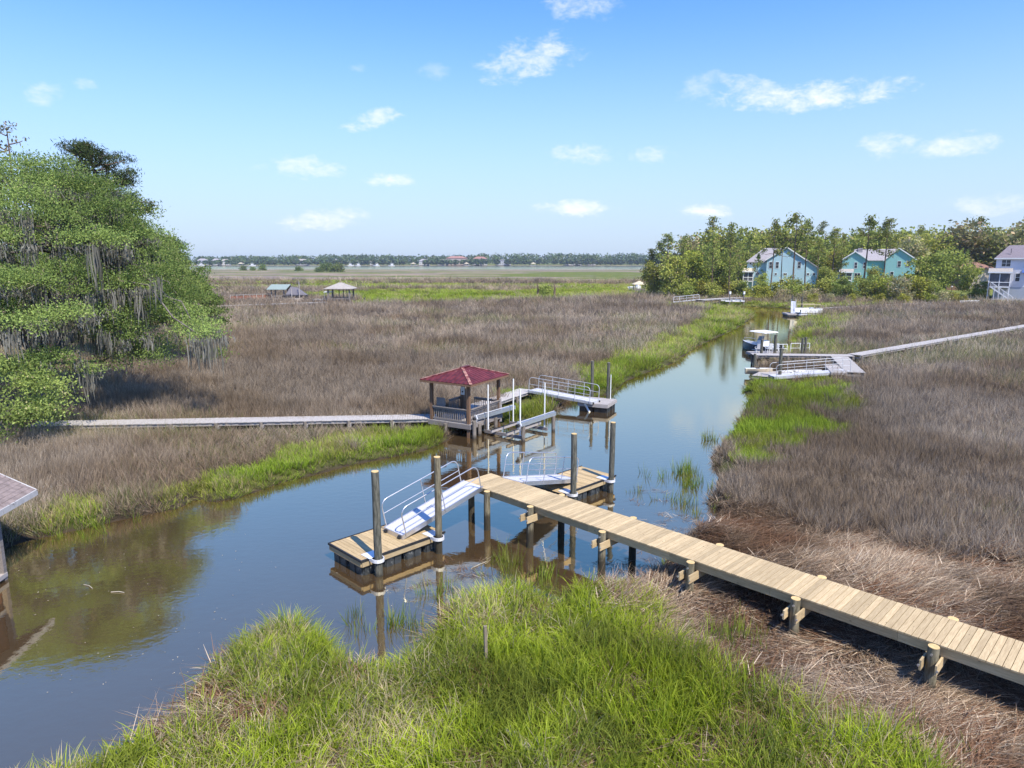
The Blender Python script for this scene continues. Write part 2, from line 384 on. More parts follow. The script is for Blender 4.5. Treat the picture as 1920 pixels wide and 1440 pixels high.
gx = np.sinh(np.linspace(-5.6, 5.6, 520)); gx = gx / gx.max() * 2600
gy = np.sinh(np.linspace(-3.2, 5.9, 600)); gy = gy / gy.max() * 3300 + 26
GX, GY = np.meshgrid(gx, gy); fx, fy = GX.ravel(), GY.ravel()
def ground_z(x, y, d=None):
    near = (y < 190)
    if d is None: d = np.full(x.shape, 60.0); d[near] = sdist(CREEK, x[near], y[near])
    z = -.75 + .75 * sst(-2.2, -.05, d) + .30 * sst(-.1, .5, d) + .12 * sst(.5, 6, d)
    z = z + (.10 * (fbm(x, y, 1.7) - .5) + .12 * (fbm(x + 9, y, 7) - .5)) * sst(.1, 1.2, d)
    for P, hgt, w in ((SHORE_R, 1.1, 14), (SHORE_L, .5, 6)):
        m = (y < 420); sd = np.full(x.shape, 50.0); sd[m] = sdist(P, x[m], y[m]); z = z + hgt * sst(.5, -w, sd)
    z = np.where(y > 400, z - 1.6 * river(y, x), z)
    return z + 3.0 * sst(1500, 1560, y), d
fz, fd = ground_z(fx, fy)
grn = np.zeros(fx.shape)
m = fy < 260
for P in GREEN: grn[m] = np.maximum(grn[m], sst(.6, -.6, sdist(P, fx[m], fy[m])))
grn = np.maximum(grn, far_green(fx, fy)); lawn = np.zeros(fx.shape); mm = fy < 420
lawn[mm] = sst(-4, -9, sdist(SHORE_R, fx[mm], fy[mm])); lawn = np.maximum(lawn, sst(1500, 1530, fy))
th = np.zeros(fx.shape); m2 = fy < 40; th[m2] = sst(.6, -.6, sdist(THATCH, fx[m2], fy[m2]))
canopy = sst(70, 190, fy)
nxg, nyg = len(gx), len(gy); ii = (np.arange(nyg - 1)[:, None] * nxg + np.arange(nxg - 1)[None, :]).ravel()
gm = mesh_np('marsh_ground', np.stack([fx, fy, fz], 1), np.stack([ii, ii + 1, ii + 1 + nxg, ii + nxg], 1), None,
             {'green': grn, 'lawn': lawn, 'thatch': th, 'canopy': canopy}, True)
m_, q, o = new_mat('marsh_soil')
A = lambda n: q.n('ShaderNodeAttribute', attribute_name=n).outputs['Fac']
g = q.n('ShaderNodeNewGeometry'); pos = g.outputs['Position']; sp = q.n('ShaderNodeSeparateXYZ'); q.l(pos, sp.inputs[0])
mud = q.mix(q.ramp(q.noise(pos, 1.2, 6, .65), .35, .65), (.032, .025, .017), (.065, .050, .034))
straw = q.mix(q.ramp(q.noise(q.scale(pos, (2, 6, 2)), 1.2, 6, .7), .3, .7), (.05, .034, .022), (.15, .105, .07))
brown = q.mix(q.ramp(q.noise(q.scale(pos, (.5, 1, 1)), .16, 6, .62), .34, .66), (.18, .135, .095), (.35, .275, .195))
brown = q.mix(q.ramp(q.noise(q.scale(pos, (.35, 1, 1)), .03, 5, .6), .45, .62), brown, (.19, .155, .13))
grc = q.mix(q.ramp(q.noise(pos, .22, 5, .6), .35, .65), (.085, .115, .020), (.15, .165, .030))
c = q.mix(A('thatch'), mud, straw)
c = q.mix(A('canopy'), c, brown); gsoil = q.mix(A('canopy'), q.mix(.35, mud, grc), grc)
c = q.mix(A('green'), c, gsoil); c = q.mix(A('lawn'), c, q.mix(q.ramp(q.noise(pos, .3, 4), .35, .65), (.10, .13, .03), (.19, .20, .045)))
wetf = q.ramp(sp.outputs[2], .16, -.02); c = q.mix(wetf, c, (.05, .036, .024))
p = q.n('ShaderNodeBsdfPrincipled'); q.l(c, p.inputs['Base Color']); p.inputs['Roughness'].default_value = .9; p.inputs['Specular IOR Level'].default_value = .15
bp = q.n('ShaderNodeBump'); bp.inputs['Strength'].default_value = .7; bp.inputs['Distance'].default_value = .25
q.l(q.noise(pos, 1.6, 6, .7), bp.inputs['Height']); q.l(bp.outputs[0], p.inputs['Normal']); q.l(p.outputs[0], o.inputs[0])
gm.materials.append(m_); tag(add('marsh_ground', gm), kind='structure')

# water: one sheet under the whole marsh, and the wind-roughened river in front of the far shore
def water_mat(name, strength, dist, rough):
    m_, q, o = new_mat(name); g = q.n('ShaderNodeNewGeometry'); pos = g.outputs['Position']
    df = q.n('ShaderNodeBsdfDiffuse'); gl = q.n('ShaderNodeBsdfGlossy'); ms = q.n('ShaderNodeMixShader'); lw = q.n('ShaderNodeLayerWeight'); lw.inputs[0].default_value = .5
    q.l(q.mix(q.noise(pos, .35, 4), (.074, .046, .023), (.098, .066, .036)), df.inputs[0]); gl.inputs['Roughness'].default_value = rough; gl.inputs[0].default_value = (1, .89, .61, 1)
    q.l(q.m('MULTIPLY_ADD', q.m('POWER', lw.outputs['Facing'], 1.35), .80, .16, clamp=True), ms.inputs[0]); q.l(df.outputs[0], ms.inputs[1]); q.l(gl.outputs[0], ms.inputs[2]); q.l(ms.outputs[0], o.inputs[0])
    bp = q.n('ShaderNodeBump'); bp.inputs['Strength'].default_value = strength; bp.inputs['Distance'].default_value = dist
    q.l(q.m('ADD', q.noise(q.scale(pos, (1, 1.4, 1)), 2.6, 3, .5), q.m('MULTIPLY', q.noise(pos, 9, 2), .22)), bp.inputs['Height']); [q.l(bp.outputs[0], x_.inputs['Normal']) for x_ in (gl, lw)]
    return m_
wm = mesh_np('water', [(-3500, -600, 0), (3500, -600, 0), (3500, 3400, 0), (-3500, 3400, 0)], [(0, 1, 2, 3)], mats=[water_mat('tidal_water', .17, .02, .02)])
tag(add('water', wm), kind='structure')
wm = mesh_np('river', [(-3300, 640, .02), (3300, 640, .02), (3300, 1620, .02), (-3300, 1620, .02)], [(0, 1, 2, 3)], mats=[water_mat('river_water', .45, .1, .12)])
tag(add('river', wm), kind='structure')

# walks and decks that stay clear of grass: two ends and half width on the ground
CLEAR = [(at(60, 794, 1.0), Vector((-5.0, 39.3)), .75), (Vector((-3.2, 40.5)), Vector((2.0, 48.5)), .8), (Vector((2.0, 48.5)), at(1117, 752, .74), .6), (at(1594, 666, 1.2), at(1960, 604, 1.25), .8), (at(1410, 664, 1.2), at(1600, 666, 1.2), .8),
         (at(1574, 668, 1.17), at(1604, 698, 1.0), 1.0), (at(1447, 705, .6), at(1590, 694, 1.0), 1.0), (at(1409, 700, .5), at(1463, 705, .5), 2.0), (at(1464, 707, .1), at(1528, 706, .1), 1.0), (at(1530, 578, 1.0), at(1740, 567, 1.05), 1.0), (at(1478, 592, .5), at(1500, 593, .5), 2.4), (at(1501, 595, .1), at(1533, 593, .1), 1.6),
         (at(405, 573.5, 1.2), at(690, 566, 1.2), 1.6), (at(432, 564, .7), at(516, 560.5, .7), 1.2), (at(500, 562, .7), at(600, 564, .7), 2.0), (at(1244, 571, .5), at(1268, 571, .5), 1.5), (at(1262, 566, .7), at(1440, 557, 1.35), 1.2)]
def clear_of(x, y):
    k = np.ones(x.shape, bool)
    for a_, b_, w in CLEAR:
        ax, ay, ex_, ey_ = a_[0], a_[1], b_[0] - a_[0], b_[1] - a_[1]; t = np.clip(((x - ax) * ex_ + (y - ay) * ey_) / (ex_ * ex_ + ey_ * ey_), 0, 1)
        dx, dy = x - ax - t * ex_, y - ay - t * ey_
        dist = np.hypot(dx, dy); front = dy < 0               # grass stands a little further off on the side it would lean over the boards
        k &= dist > np.where(front, w + .35, w)
    return k
# ------------------------------------------------------------------ grasses
def blades(n, rad, h0, h1, w, lean0, lean1, bend0, bend1, seed, nseg=3, flat=False, droop=0.0):
    g_ = np.random.RandomState(seed)
    a = g_.rand(n) * 2 * np.pi; rr = rad * np.sqrt(g_.rand(n)); bx, by = rr * np.cos(a), rr * np.sin(a)
    L = h0 + (h1 - h0) * g_.rand(n); ph = a + g_.randn(n) * .9; t0 = lean0 + (lean1 - lean0) * g_.rand(n); bd = bend0 + (bend1 - bend0) * g_.rand(n)
    tw = ph + np.pi / 2 + g_.randn(n) * .5; wd = w * (.7 + .6 * g_.rand(n)); rv = g_.rand(n)
    if flat:
        ph = g_.randn(n) * .38; ph[g_.rand(n) < .12] += 1.4
    V = np.zeros((n, 2 * nseg + 1, 3)); H = np.zeros((n, 2 * nseg + 1))
    x, y, z = bx.copy(), by.copy(), np.zeros(n)
    if flat: z = g_.rand(n) * .12
    for k in range(nseg + 1):
        t = k / nseg
        if k:
            th_ = t0 + bd * ((k - .5) / nseg) ** 1.4; x = x + np.sin(th_) * np.cos(ph) * L / nseg; y = y + np.sin(th_) * np.sin(ph) * L / nseg; z = z + np.cos(th_) * L / nseg
        ww = wd * (1 - .75 * t ** 1.3) / 2
        if k < nseg:
            V[:, 2 * k] = np.stack([x - ww * np.cos(tw), y - ww * np.sin(tw), z], 1); V[:, 2 * k + 1] = np.stack([x + ww * np.cos(tw), y + ww * np.sin(tw), z], 1)
            H[:, 2 * k:2 * k + 2] = t
        else: V[:, 2 * k] = np.stack([x, y, z], 1); H[:, 2 * k] = 1
    o_ = (np.arange(n) * (2 * nseg + 1))[:, None]
    Q = np.concatenate([o_ + np.array([[2 * k, 2 * k + 1, 2 * k + 3, 2 * k + 2]]) for k in range(nseg - 1)]) if nseg > 1 else None
    T = o_ + np.array([[2 * nseg - 2, 2 * nseg - 1, 2 * nseg]])
    return V.reshape(-1, 3), Q, T, H.ravel(), np.repeat(rv, 2 * nseg + 1)

def tuft_set(name, mat, variants):
    c_ = bpy.data.collections.new(name)
    for i, kw in enumerate(variants):
        V, Q, T, H, Rr = blades(**kw); me = mesh_np(name, V, Q, T, {'h': H, 'r': Rr}, mats=[mat])
        c_.objects.link(bpy.data.objects.new(name + '_%02d' % i, me))
    return c_

def scatter(name, col, P, rot, scl, idx, tint, label=None):
    me = bpy.data.meshes.new(name); n = len(P); me.vertices.add(n); me.vertices.foreach_set('co', np.asarray(P, np.float32).ravel())
    for nm, tp, ky, v in (('rot', 'FLOAT_VECTOR', 'vector', rot), ('scl', 'FLOAT_VECTOR', 'vector', scl), ('idx', 'INT', 'value', idx), ('tint', 'FLOAT', 'value', tint)):
        a_ = me.attributes.new(nm, tp, 'POINT'); a_.data.foreach_set(ky, np.asarray(v, np.int32 if tp == 'INT' else np.float32).ravel())
    ob = add(name, me); tag(ob, label, kind='stuff')
    ng = bpy.data.node_groups.new(name, 'GeometryNodeTree')
    ng.interface.new_socket('Geometry', in_out='INPUT', socket_type='NodeSocketGeometry'); ng.interface.new_socket('Geometry', in_out='OUTPUT', socket_type='NodeSocketGeometry')
    N = ng.nodes.new; gi, go = N('NodeGroupInput'), N('NodeGroupOutput')
    ci = N('GeometryNodeCollectionInfo'); ci.inputs[0].default_value = col; ci.inputs[1].default_value = True; ci.inputs[2].default_value = True
    ip = N('GeometryNodeInstanceOnPoints'); ip.inputs['Pick Instance'].default_value = True
    def na(nm, tp):
        x = N('GeometryNodeInputNamedAttribute'); x.data_type = tp; x.inputs[0].default_value = nm; return next(s_ for s_ in x.outputs if s_.enabled)
    L = ng.links.new; L(gi.outputs[0], ip.inputs['Points']); L(ci.outputs[0], ip.inputs['Instance'])
    L(na('idx', 'INT'), ip.inputs['Instance Index']); L(na('rot', 'FLOAT_VECTOR'), ip.inputs['Rotation']); L(na('scl', 'FLOAT_VECTOR'), ip.inputs['Scale'])
    L(ip.outputs[0], go.inputs[0])
    md = ob.modifiers.new('scatter', 'NODES'); md.node_group = ng
    return ob

g_ = np.random.RandomState(11)
def jitter_rows(y0, y1, sfun, side=.86, pad=9):   # jittered rows whose spacing grows with distance
    xs, ys, ss = [], [], []; y = y0
    while y < y1:
        s_ = sfun(y); w = side * y + pad; n = int(2 * w / s_)
        xs.append(-w + (np.arange(n) + g_.rand(n)) * s_); ys.append(y + g_.rand(n) * s_); ss.append(np.full(n, s_)); y += s_
    return np.concatenate(xs), np.concatenate(ys), np.concatenate(ss)

def lean(x, y, amt, sc=9.0):             # wind-laid swirl: direction and strength of lean drift over the marsh
    ang = 2 * np.pi * (1.6 * fbm(x + 300, y, sc * 2.2)) + 1.0; k = amt * (.35 + 1.1 * vnoise(x - 70, y + 20, sc))
    return k * np.cos(ang), k * np.sin(ang)

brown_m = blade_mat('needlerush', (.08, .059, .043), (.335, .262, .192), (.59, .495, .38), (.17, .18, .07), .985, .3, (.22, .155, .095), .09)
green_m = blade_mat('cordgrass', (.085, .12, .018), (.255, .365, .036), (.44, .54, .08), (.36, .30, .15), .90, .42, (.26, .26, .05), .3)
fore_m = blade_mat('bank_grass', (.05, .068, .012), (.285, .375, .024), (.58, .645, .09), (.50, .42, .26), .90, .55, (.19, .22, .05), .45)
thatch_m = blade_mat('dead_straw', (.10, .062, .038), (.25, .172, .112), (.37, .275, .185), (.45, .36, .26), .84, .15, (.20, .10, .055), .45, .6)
far_brown_m = brown_m
S = lambda **k: k
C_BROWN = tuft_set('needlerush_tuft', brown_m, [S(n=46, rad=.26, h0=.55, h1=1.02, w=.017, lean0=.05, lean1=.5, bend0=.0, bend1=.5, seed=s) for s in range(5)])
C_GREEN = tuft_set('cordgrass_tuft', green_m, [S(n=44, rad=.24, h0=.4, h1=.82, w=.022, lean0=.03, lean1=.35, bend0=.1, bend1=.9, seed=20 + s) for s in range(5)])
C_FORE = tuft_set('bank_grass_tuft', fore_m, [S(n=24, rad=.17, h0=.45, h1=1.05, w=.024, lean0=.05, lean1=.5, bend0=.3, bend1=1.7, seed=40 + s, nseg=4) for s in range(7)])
C_THATCH = tuft_set('straw_mat', thatch_m, [S(n=64, rad=.42, h0=.3, h1=.95, w=.019, lean0=1.1, lean1=1.6, bend0=-.2, bend1=.45, seed=60 + s, flat=True, nseg=4) for s in range(5)])
C_REED = tuft_set('sparse_reed', green_m, [S(n=9, rad=.14, h0=.3, h1=.75, w=.018, lean0=.0, lean1=.3, bend0=.0, bend1=.6, seed=80 + s) for s in range(4)])
C_WRACK = tuft_set('dark_wrack', thatch_m, [S(n=14, rad=.2, h0=.15, h1=.5, w=.016, lean0=1.0, lean1=1.6, bend0=-.2, bend1=.2, seed=90 + s, flat=True) for s in range(3)])

x, y, s_ = jitter_rows(9, 330, lambda Y: max(.31, Y / 105))
z, d = ground_z(x, y); keep = (d > -.05) & (fbm(x, y, 2.2) > .2)
isg = np.zeros(x.shape, bool)
for P in GREEN: isg |= (sdist(P, x, y) < (fbm(x, y, 2.8) - .5) * 4) & (fbm(x + 60, y, 1.9) > (.40 if P is GREEN[3] or P is GREEN[4] else .27))
isg |= (far_green(x, y) > .5)
infore = sdist(FORE, x, y) < .25; inth = sdist(THATCH, x, y) < (fbm(x + 5, y, 2) - .5) * 2; shr = sdist(SHORE_R, x, y) < -2.0
edge = (d < .9) & (y < 120) & (fbm(x, y, 5) > .56) & ~infore
isg |= edge
keep &= ~infore & ~inth & ~shr & clear_of(x, y)
under = (fbm(x, y, 4) > .38)
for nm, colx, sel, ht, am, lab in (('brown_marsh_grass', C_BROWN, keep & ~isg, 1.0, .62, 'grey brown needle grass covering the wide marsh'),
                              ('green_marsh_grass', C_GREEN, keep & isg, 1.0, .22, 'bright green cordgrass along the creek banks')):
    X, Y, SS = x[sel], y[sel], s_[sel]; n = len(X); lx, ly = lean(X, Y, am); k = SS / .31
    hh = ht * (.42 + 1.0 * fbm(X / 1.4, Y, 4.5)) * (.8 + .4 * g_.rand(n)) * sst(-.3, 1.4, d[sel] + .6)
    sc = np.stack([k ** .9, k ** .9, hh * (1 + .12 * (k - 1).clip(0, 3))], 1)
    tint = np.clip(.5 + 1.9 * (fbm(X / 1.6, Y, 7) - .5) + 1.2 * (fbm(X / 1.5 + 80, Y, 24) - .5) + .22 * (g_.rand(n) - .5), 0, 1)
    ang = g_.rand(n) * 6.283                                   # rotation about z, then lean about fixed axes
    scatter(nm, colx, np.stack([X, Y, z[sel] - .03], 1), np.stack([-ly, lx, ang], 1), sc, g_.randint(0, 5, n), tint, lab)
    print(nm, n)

# tall mixed grass on the near bank
x, y, s_ = jitter_rows(8.5, 26, lambda Y: .2, .95, 4); sel = (sdist(FORE, x, y) < .5) | ((y < 19) & (x < .5) & (x > -14)); x, y = x[sel], y[sel]
z, d = ground_z(x, y); hole = fbm(x + 40, y + 3, 1.1); br = sdist(FBRIGHT, x, y)
sel = (d > -.05) & ((hole > .31) | ((br < 0) & (hole > .24))); x, y, z, d, br, hole = [v[sel] for v in (x, y, z, d, br, hole)]; n = len(x)
lx, ly = lean(x, y, .34, 2.4); tint = np.clip(.48 + .23 * sst(-.4, 1.2, br) + 1.5 * (fbm(x + 7, y - 5, 1.7) - .5) + .3 * (g_.rand(n) - .5) - .16 * sst(.5, -1, br), 0, 1)
hh = (.36 + .82 * fbm(x, y, 1.4)) * (.8 + .4 * g_.rand(n)) * (.62 + .38 * sst(-.1, .9, d))
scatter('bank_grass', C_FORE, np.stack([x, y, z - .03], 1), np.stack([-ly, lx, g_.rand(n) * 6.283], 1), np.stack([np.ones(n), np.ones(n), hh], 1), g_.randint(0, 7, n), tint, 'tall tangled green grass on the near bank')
print('fore', n)

# flattened dead straw round the new walkway
x, y, s_ = jitter_rows(7, 34, lambda Y: .24, 1.0, 4); z, d = ground_z(x, y); sd = sdist(THATCH, x, y)
sel = (sd < .9) & (d > -.25) & (x > 0); x, y, z, d = x[sel], y[sel], z[sel], d[sel]; n = len(x)
ang = -.75 + 2.6 * (fbm(x + 90, y + 12, 4.5) - .5) * 2 + .25 * g_.randn(n)
hump = .34 * sst(.5, .72, fbm(x - 4, y + 8, 2.6))
scatter('dead_straw', C_THATCH, np.stack([x, y, z - .02 + hump * .7], 1), np.stack([.05 * g_.randn(n), .06 * g_.randn(n) - .02, ang], 1), np.stack([np.ones(n), np.ones(n), .6 + 1.2 * hump + .4 * g_.rand(n)], 1),
        g_.randint(0, 5, n), np.clip(.45 + 1.6 * (fbm(x + 1, y - 30, 2.2) - .5) + .2 * g_.randn(n), 0, 1), 'flattened reddish straw lying in swirls on the mud')
print('thatch', n)
x, y, s_ = jitter_rows(8.5, 24, lambda Y: .33, .95, 4); z, d = ground_z(x, y); sel = (sdist(FORE, x, y) < .3) & (d > .0) & (fbm(x + 40, y + 3, 1.1) < .34); x, y, z = x[sel], y[sel], z[sel]; n = len(x)
scatter('matted_dead_grass', C_THATCH, np.stack([x, y, z + .02], 1), np.stack([.07 * g_.randn(n), .07 * g_.randn(n), g_.rand(n) * 6.28], 1), np.stack([np.ones(n), np.ones(n), .8 + .6 * g_.rand(n)], 1), g_.randint(0, 5, n), .3 + .5 * g_.rand(n), 'matted dead stems in the gaps of the foreground grass')

# green tufts pushing through the straw and the edge of the water
pts = []
def sprinkle(px, py, n, r, h, big=1.0):
    c_ = at(px, py, .1)
    for k in range(n): pts.append((c_.x + g_.randn() * r, c_.y + g_.randn() * r, h * (.7 + .6 * g_.rand()), big))
sprinkle(1375, 1225, 26, .28, 1.0); sprinkle(1290, 1190, 14, .45, .6); sprinkle(1400, 1370, 14, .5, .7); sprinkle(1500, 1400, 12, .5, .7); sprinkle(1230, 1160, 16, .4, .7); sprinkle(1700, 1430, 18, .4, .7)
sprinkle(1285, 885, 30, .35, 1.15); sprinkle(1300, 905, 22, .35, 1.0); sprinkle(1290, 940, 12, .25, .8); sprinkle(1330, 822, 12, .22, 1.0); sprinkle(1240, 890, 7, .5, .9); sprinkle(1303, 960, 5, .15, .7)
sprinkle(1225, 930, 5, .6, .6); sprinkle(740, 1165, 8, .25, 1.1); sprinkle(765, 1175, 6, .25, 1.0); sprinkle(700, 1170, 5, .3, .9); sprinkle(655, 1165, 5, .25, 1.0); sprinkle(940, 1060, 16, .35, 1.2); sprinkle(990, 1090, 20, .45, 1.0); sprinkle(1020, 1075, 14, .35, .9); sprinkle(1035, 1108, 12, .4, .7); sprinkle(820, 1110, 12, .35, 1.0)
sprinkle(1400, 850, 10, .5, .9); sprinkle(1360, 950, 8, .5, .6); sprinkle(150, 985, 30, .8, .8)
P = np.array(pts); n = len(P); zz, dd = ground_z(P[:, 0], P[:, 1]); zz = np.maximum(zz - .05, -.1)
scatter('water_edge_reeds', C_REED, np.stack([P[:, 0], P[:, 1], zz], 1), np.stack([.15 * g_.randn(n), .15 * g_.randn(n), g_.rand(n) * 6.28], 1), np.stack([P[:, 3], P[:, 3], P[:, 2] * 1.15], 1), g_.randint(0, 4, n), g_.rand(n) * .7, 'thin green reeds standing in the shallow water')
pts = []
for px, py, n, r in ((1215, 920, 6, .8), (1240, 960, 9, .8), (1280, 980, 9, .7), (1325, 1010, 9, .4), (1230, 995, 6, .6), (1160, 1055, 9, .3), (1190, 1050, 7, .3), (1240, 1070, 6, .3), (1330, 965, 8, .5), (900, 1070, 8, .6), (850, 1090, 7, .6), (920, 1100, 10, .5), (790, 1090, 4, .4), (1350, 955, 8, .5), (960, 1125, 8, .4), (1030, 1130, 8, .4), (880, 1055, 4, .4)): sprinkle(px, py, n, r, 1)
P = np.array(pts); n = len(P)
scatter('floating_wrack', C_WRACK, np.stack([P[:, 0], P[:, 1], np.full(n, -.01)], 1), np.stack([np.zeros(n), np.zeros(n), g_.rand(n) * 6.28], 1), np.stack([np.ones(n), np.ones(n), np.full(n, .35)], 1), g_.randint(0, 3, n), g_.rand(n), 'broken dead stalks floating beside the new walkway')
# pale specks and leaves on the brown water
V, Q = [], []
for k in range(130):
    px, py = (g_.uniform(0, 520), g_.uniform(1010, 1300)) if k < 100 else (g_.uniform(300, 1300), g_.uniform(900, 1180))
    w = at(px, py, .006); w.z += g_.rand() * .004
    if not inside(CREEK, np.array([w.x]), np.array([w.y]))[0]: continue
    a_, l_, b_ = g_.rand() * 6.28, .012 + .025 * g_.rand() ** 2, .008 + .008 * g_.rand()
    e1, e2 = Vector((math.cos(a_), math.sin(a_), .1)) * l_, Vector((-math.sin(a_), math.cos(a_), .05)) * b_
    o_ = len(V); V += [tuple(w - e1), tuple(w + e2), tuple(w + e1), tuple(w - e2)]; Q.append((o_, o_ + 1, o_ + 2, o_ + 3))
FLECK = plain('dead_leaf', (.45, .40, .30), .7, .2, 3)
tag(add('floating_leaves', mesh_np('floating_leaves', V, Q, mats=[FLECK])), 'pale dead leaves floating on the brown creek', kind='stuff')
# ------------------------------------------------------------------ docks: shared builders
rnd = random.Random(5)
NA = R(-45.12)                            # the new dock: local x runs towards the land, local y across the creek
def na(a, n, z=0.0): return Vector((n * .7086 + a * .7056, n * .7056 - a * .7086, z))

def cyl_mesh(name, r0, r1, z0, z1, mats, seg=14, wob=.0):
    m = MB(); n = 7; m.tube([(wob * math.sin(i * 1.3), wob * math.cos(i * 1.9), z0 + (z1 - z0) * i / (n - 1)) for i in range(n)], [r0 + (r1 - r0) * i / (n - 1) for i in range(n)], seg, False)
    m._add([(r1 * math.cos(2 * math.pi * k / seg) + wob * math.sin((n - 1) * 1.3), r1 * math.sin(2 * math.pi * k / seg) + wob * math.cos((n - 1) * 1.9), z1) for k in range(seg)], [tuple(range(seg))])
    return m.mesh(name, *mats)

def mooring_pile(loc, h, r, label, mat=None, lean=(0, 0), group=None, top=ENDGR):
    t = thing('mooring_pile', loc, label, 'mooring pile', 0, group); t.rotation_euler = (lean[0], lean[1], rnd.random() * 6)
    add('shaft', cyl_mesh('pile_shaft', r * 1.04, r * .97, -1.2, h, [mat or PILE_G], 16, .006), t)
    m = MB(); m.tube([(.006 * math.sin(7.8), .006 * math.cos(11.4), h + .001), (.006 * math.sin(7.8), .006 * math.cos(11.4), h + .02)], r * .93, 16); m.build('sawn_top', top, t)
    return t

def rail_loop(m, L, rise, h, y, r=.022, x0=.12, x1=None, arc=.28, posts=(), mid=True, tilt=0.0):
    """bent tube rail over a sloping deck: up, round, along, round, down"""
    x1 = L - .12 if x1 is None else x1; sl = rise / L; base = lambda x: sl * x
    up = Vector((-sl, 0, 1)).normalized()
    P = lambda x, hh: Vector((x, y, base(x))) + up * hh + Vector((tilt * hh, 0, 0))
    pts = [P(x0, -.05), P(x0, h - arc)]
    for k in range(1, 6):
        t = k / 6 * math.pi / 2; pts.append(P(x0 + arc * (1 - math.cos(t)), h - arc + arc * math.sin(t)))
    pts.append(P(x0 + arc, h)); pts.append(P(x1 - arc, h))
    for k in range(1, 6):
        t = k / 6 * math.pi / 2; pts.append(P(x1 - arc + arc * math.sin(t), h - arc + arc * math.cos(t)))
    pts += [P(x1, h - arc), P(x1, -.05)]
    m.tube(pts, r, 8)
    if mid: m.tube([P(x0, h * .5), P(x1, h * .5)], r * .75, 6)
    for x in posts: m.tube([P(x, -.05), P(x, h)], r * .9, 6)

def gangway(low, high, w, label, h=.95, posts=1, mat=ALU, tread=TREAD, cleats=False, mid=True, group=None, tilt=0.0, thick=.14):
    """aluminium gangway, local x from its low end to its high end"""
    low, high = Vector(low), Vector(high); d = high - low; L = math.hypot(d.x, d.y); rise = d.z
    t = thing('gangway', low, label, 'gangway', math.atan2(d.y, d.x), group); sl = rise / L
    m = MB(); m.poly3([(0, -w / 2 + .05, -.05), (L, -w / 2 + .05, rise - .05), (L, -w / 2 + .05, rise), (0, -w / 2 + .05, 0)], (0, w - .1, 0)); m.build('tread_plate', tread, t)
    for s in (-1, 1):
        m = MB(); y = s * (w / 2 - .022)
        m.poly3([(0, y - .024, -thick), (L, y - .024, rise - thick), (L, y - .024, rise + .03), (0, y - .024, .03)], (0, .048, 0)); m.build('side_channel', mat, t)
        m = MB(); rail_loop(m, L, rise, h, s * (w / 2 + .025), posts=[L * (k + 1) / (posts + 1) for k in range(posts)], mid=mid, tilt=tilt); m.build('handrail', mat, t)
    m = MB(); m.beam((-.012, -w / 2, -.06), (-.012, w / 2, -.06), .024, .17); m.build('end_plate', mat, t)
    for s in (-1, 1):
        m = MB(); m.tube([(-.03, s * w * .36 - .05, -.075), (-.03, s * w * .36 + .05, -.075)], .065, 12); m.build('roller', BLACK, t)
    if cleats:
        n = int(L / .42)
        for k in range(n):
            x = (k + .5) * L / n; m = MB(); m.beam((x, -w / 2 + .06, sl * x + .012), (x, w / 2 - .06, sl * x + .012), .05, .02); m.build('tread_cleat', mat, t)
    return t

def pile_hoop(m, cx, cy, z, r, sx=1):
    """U-shaped bracket round a pile, opening towards the float (local -x)"""
    pts = [(cx - .42, cy - r, z), (cx, cy - r, z)] + [(cx + r * math.sin(k / 8 * math.pi), cy - r * math.cos(k / 8 * math.pi), z) for k in range(1, 8)] + [(cx, cy + r, z), (cx - .42, cy + r, z)]
    for i in range(len(pts) - 1): m.beam(pts[i], Vector(pts[i + 1]) + (Vector(pts[i + 1]) - Vector(pts[i])).normalized() * .012, .03, .11)

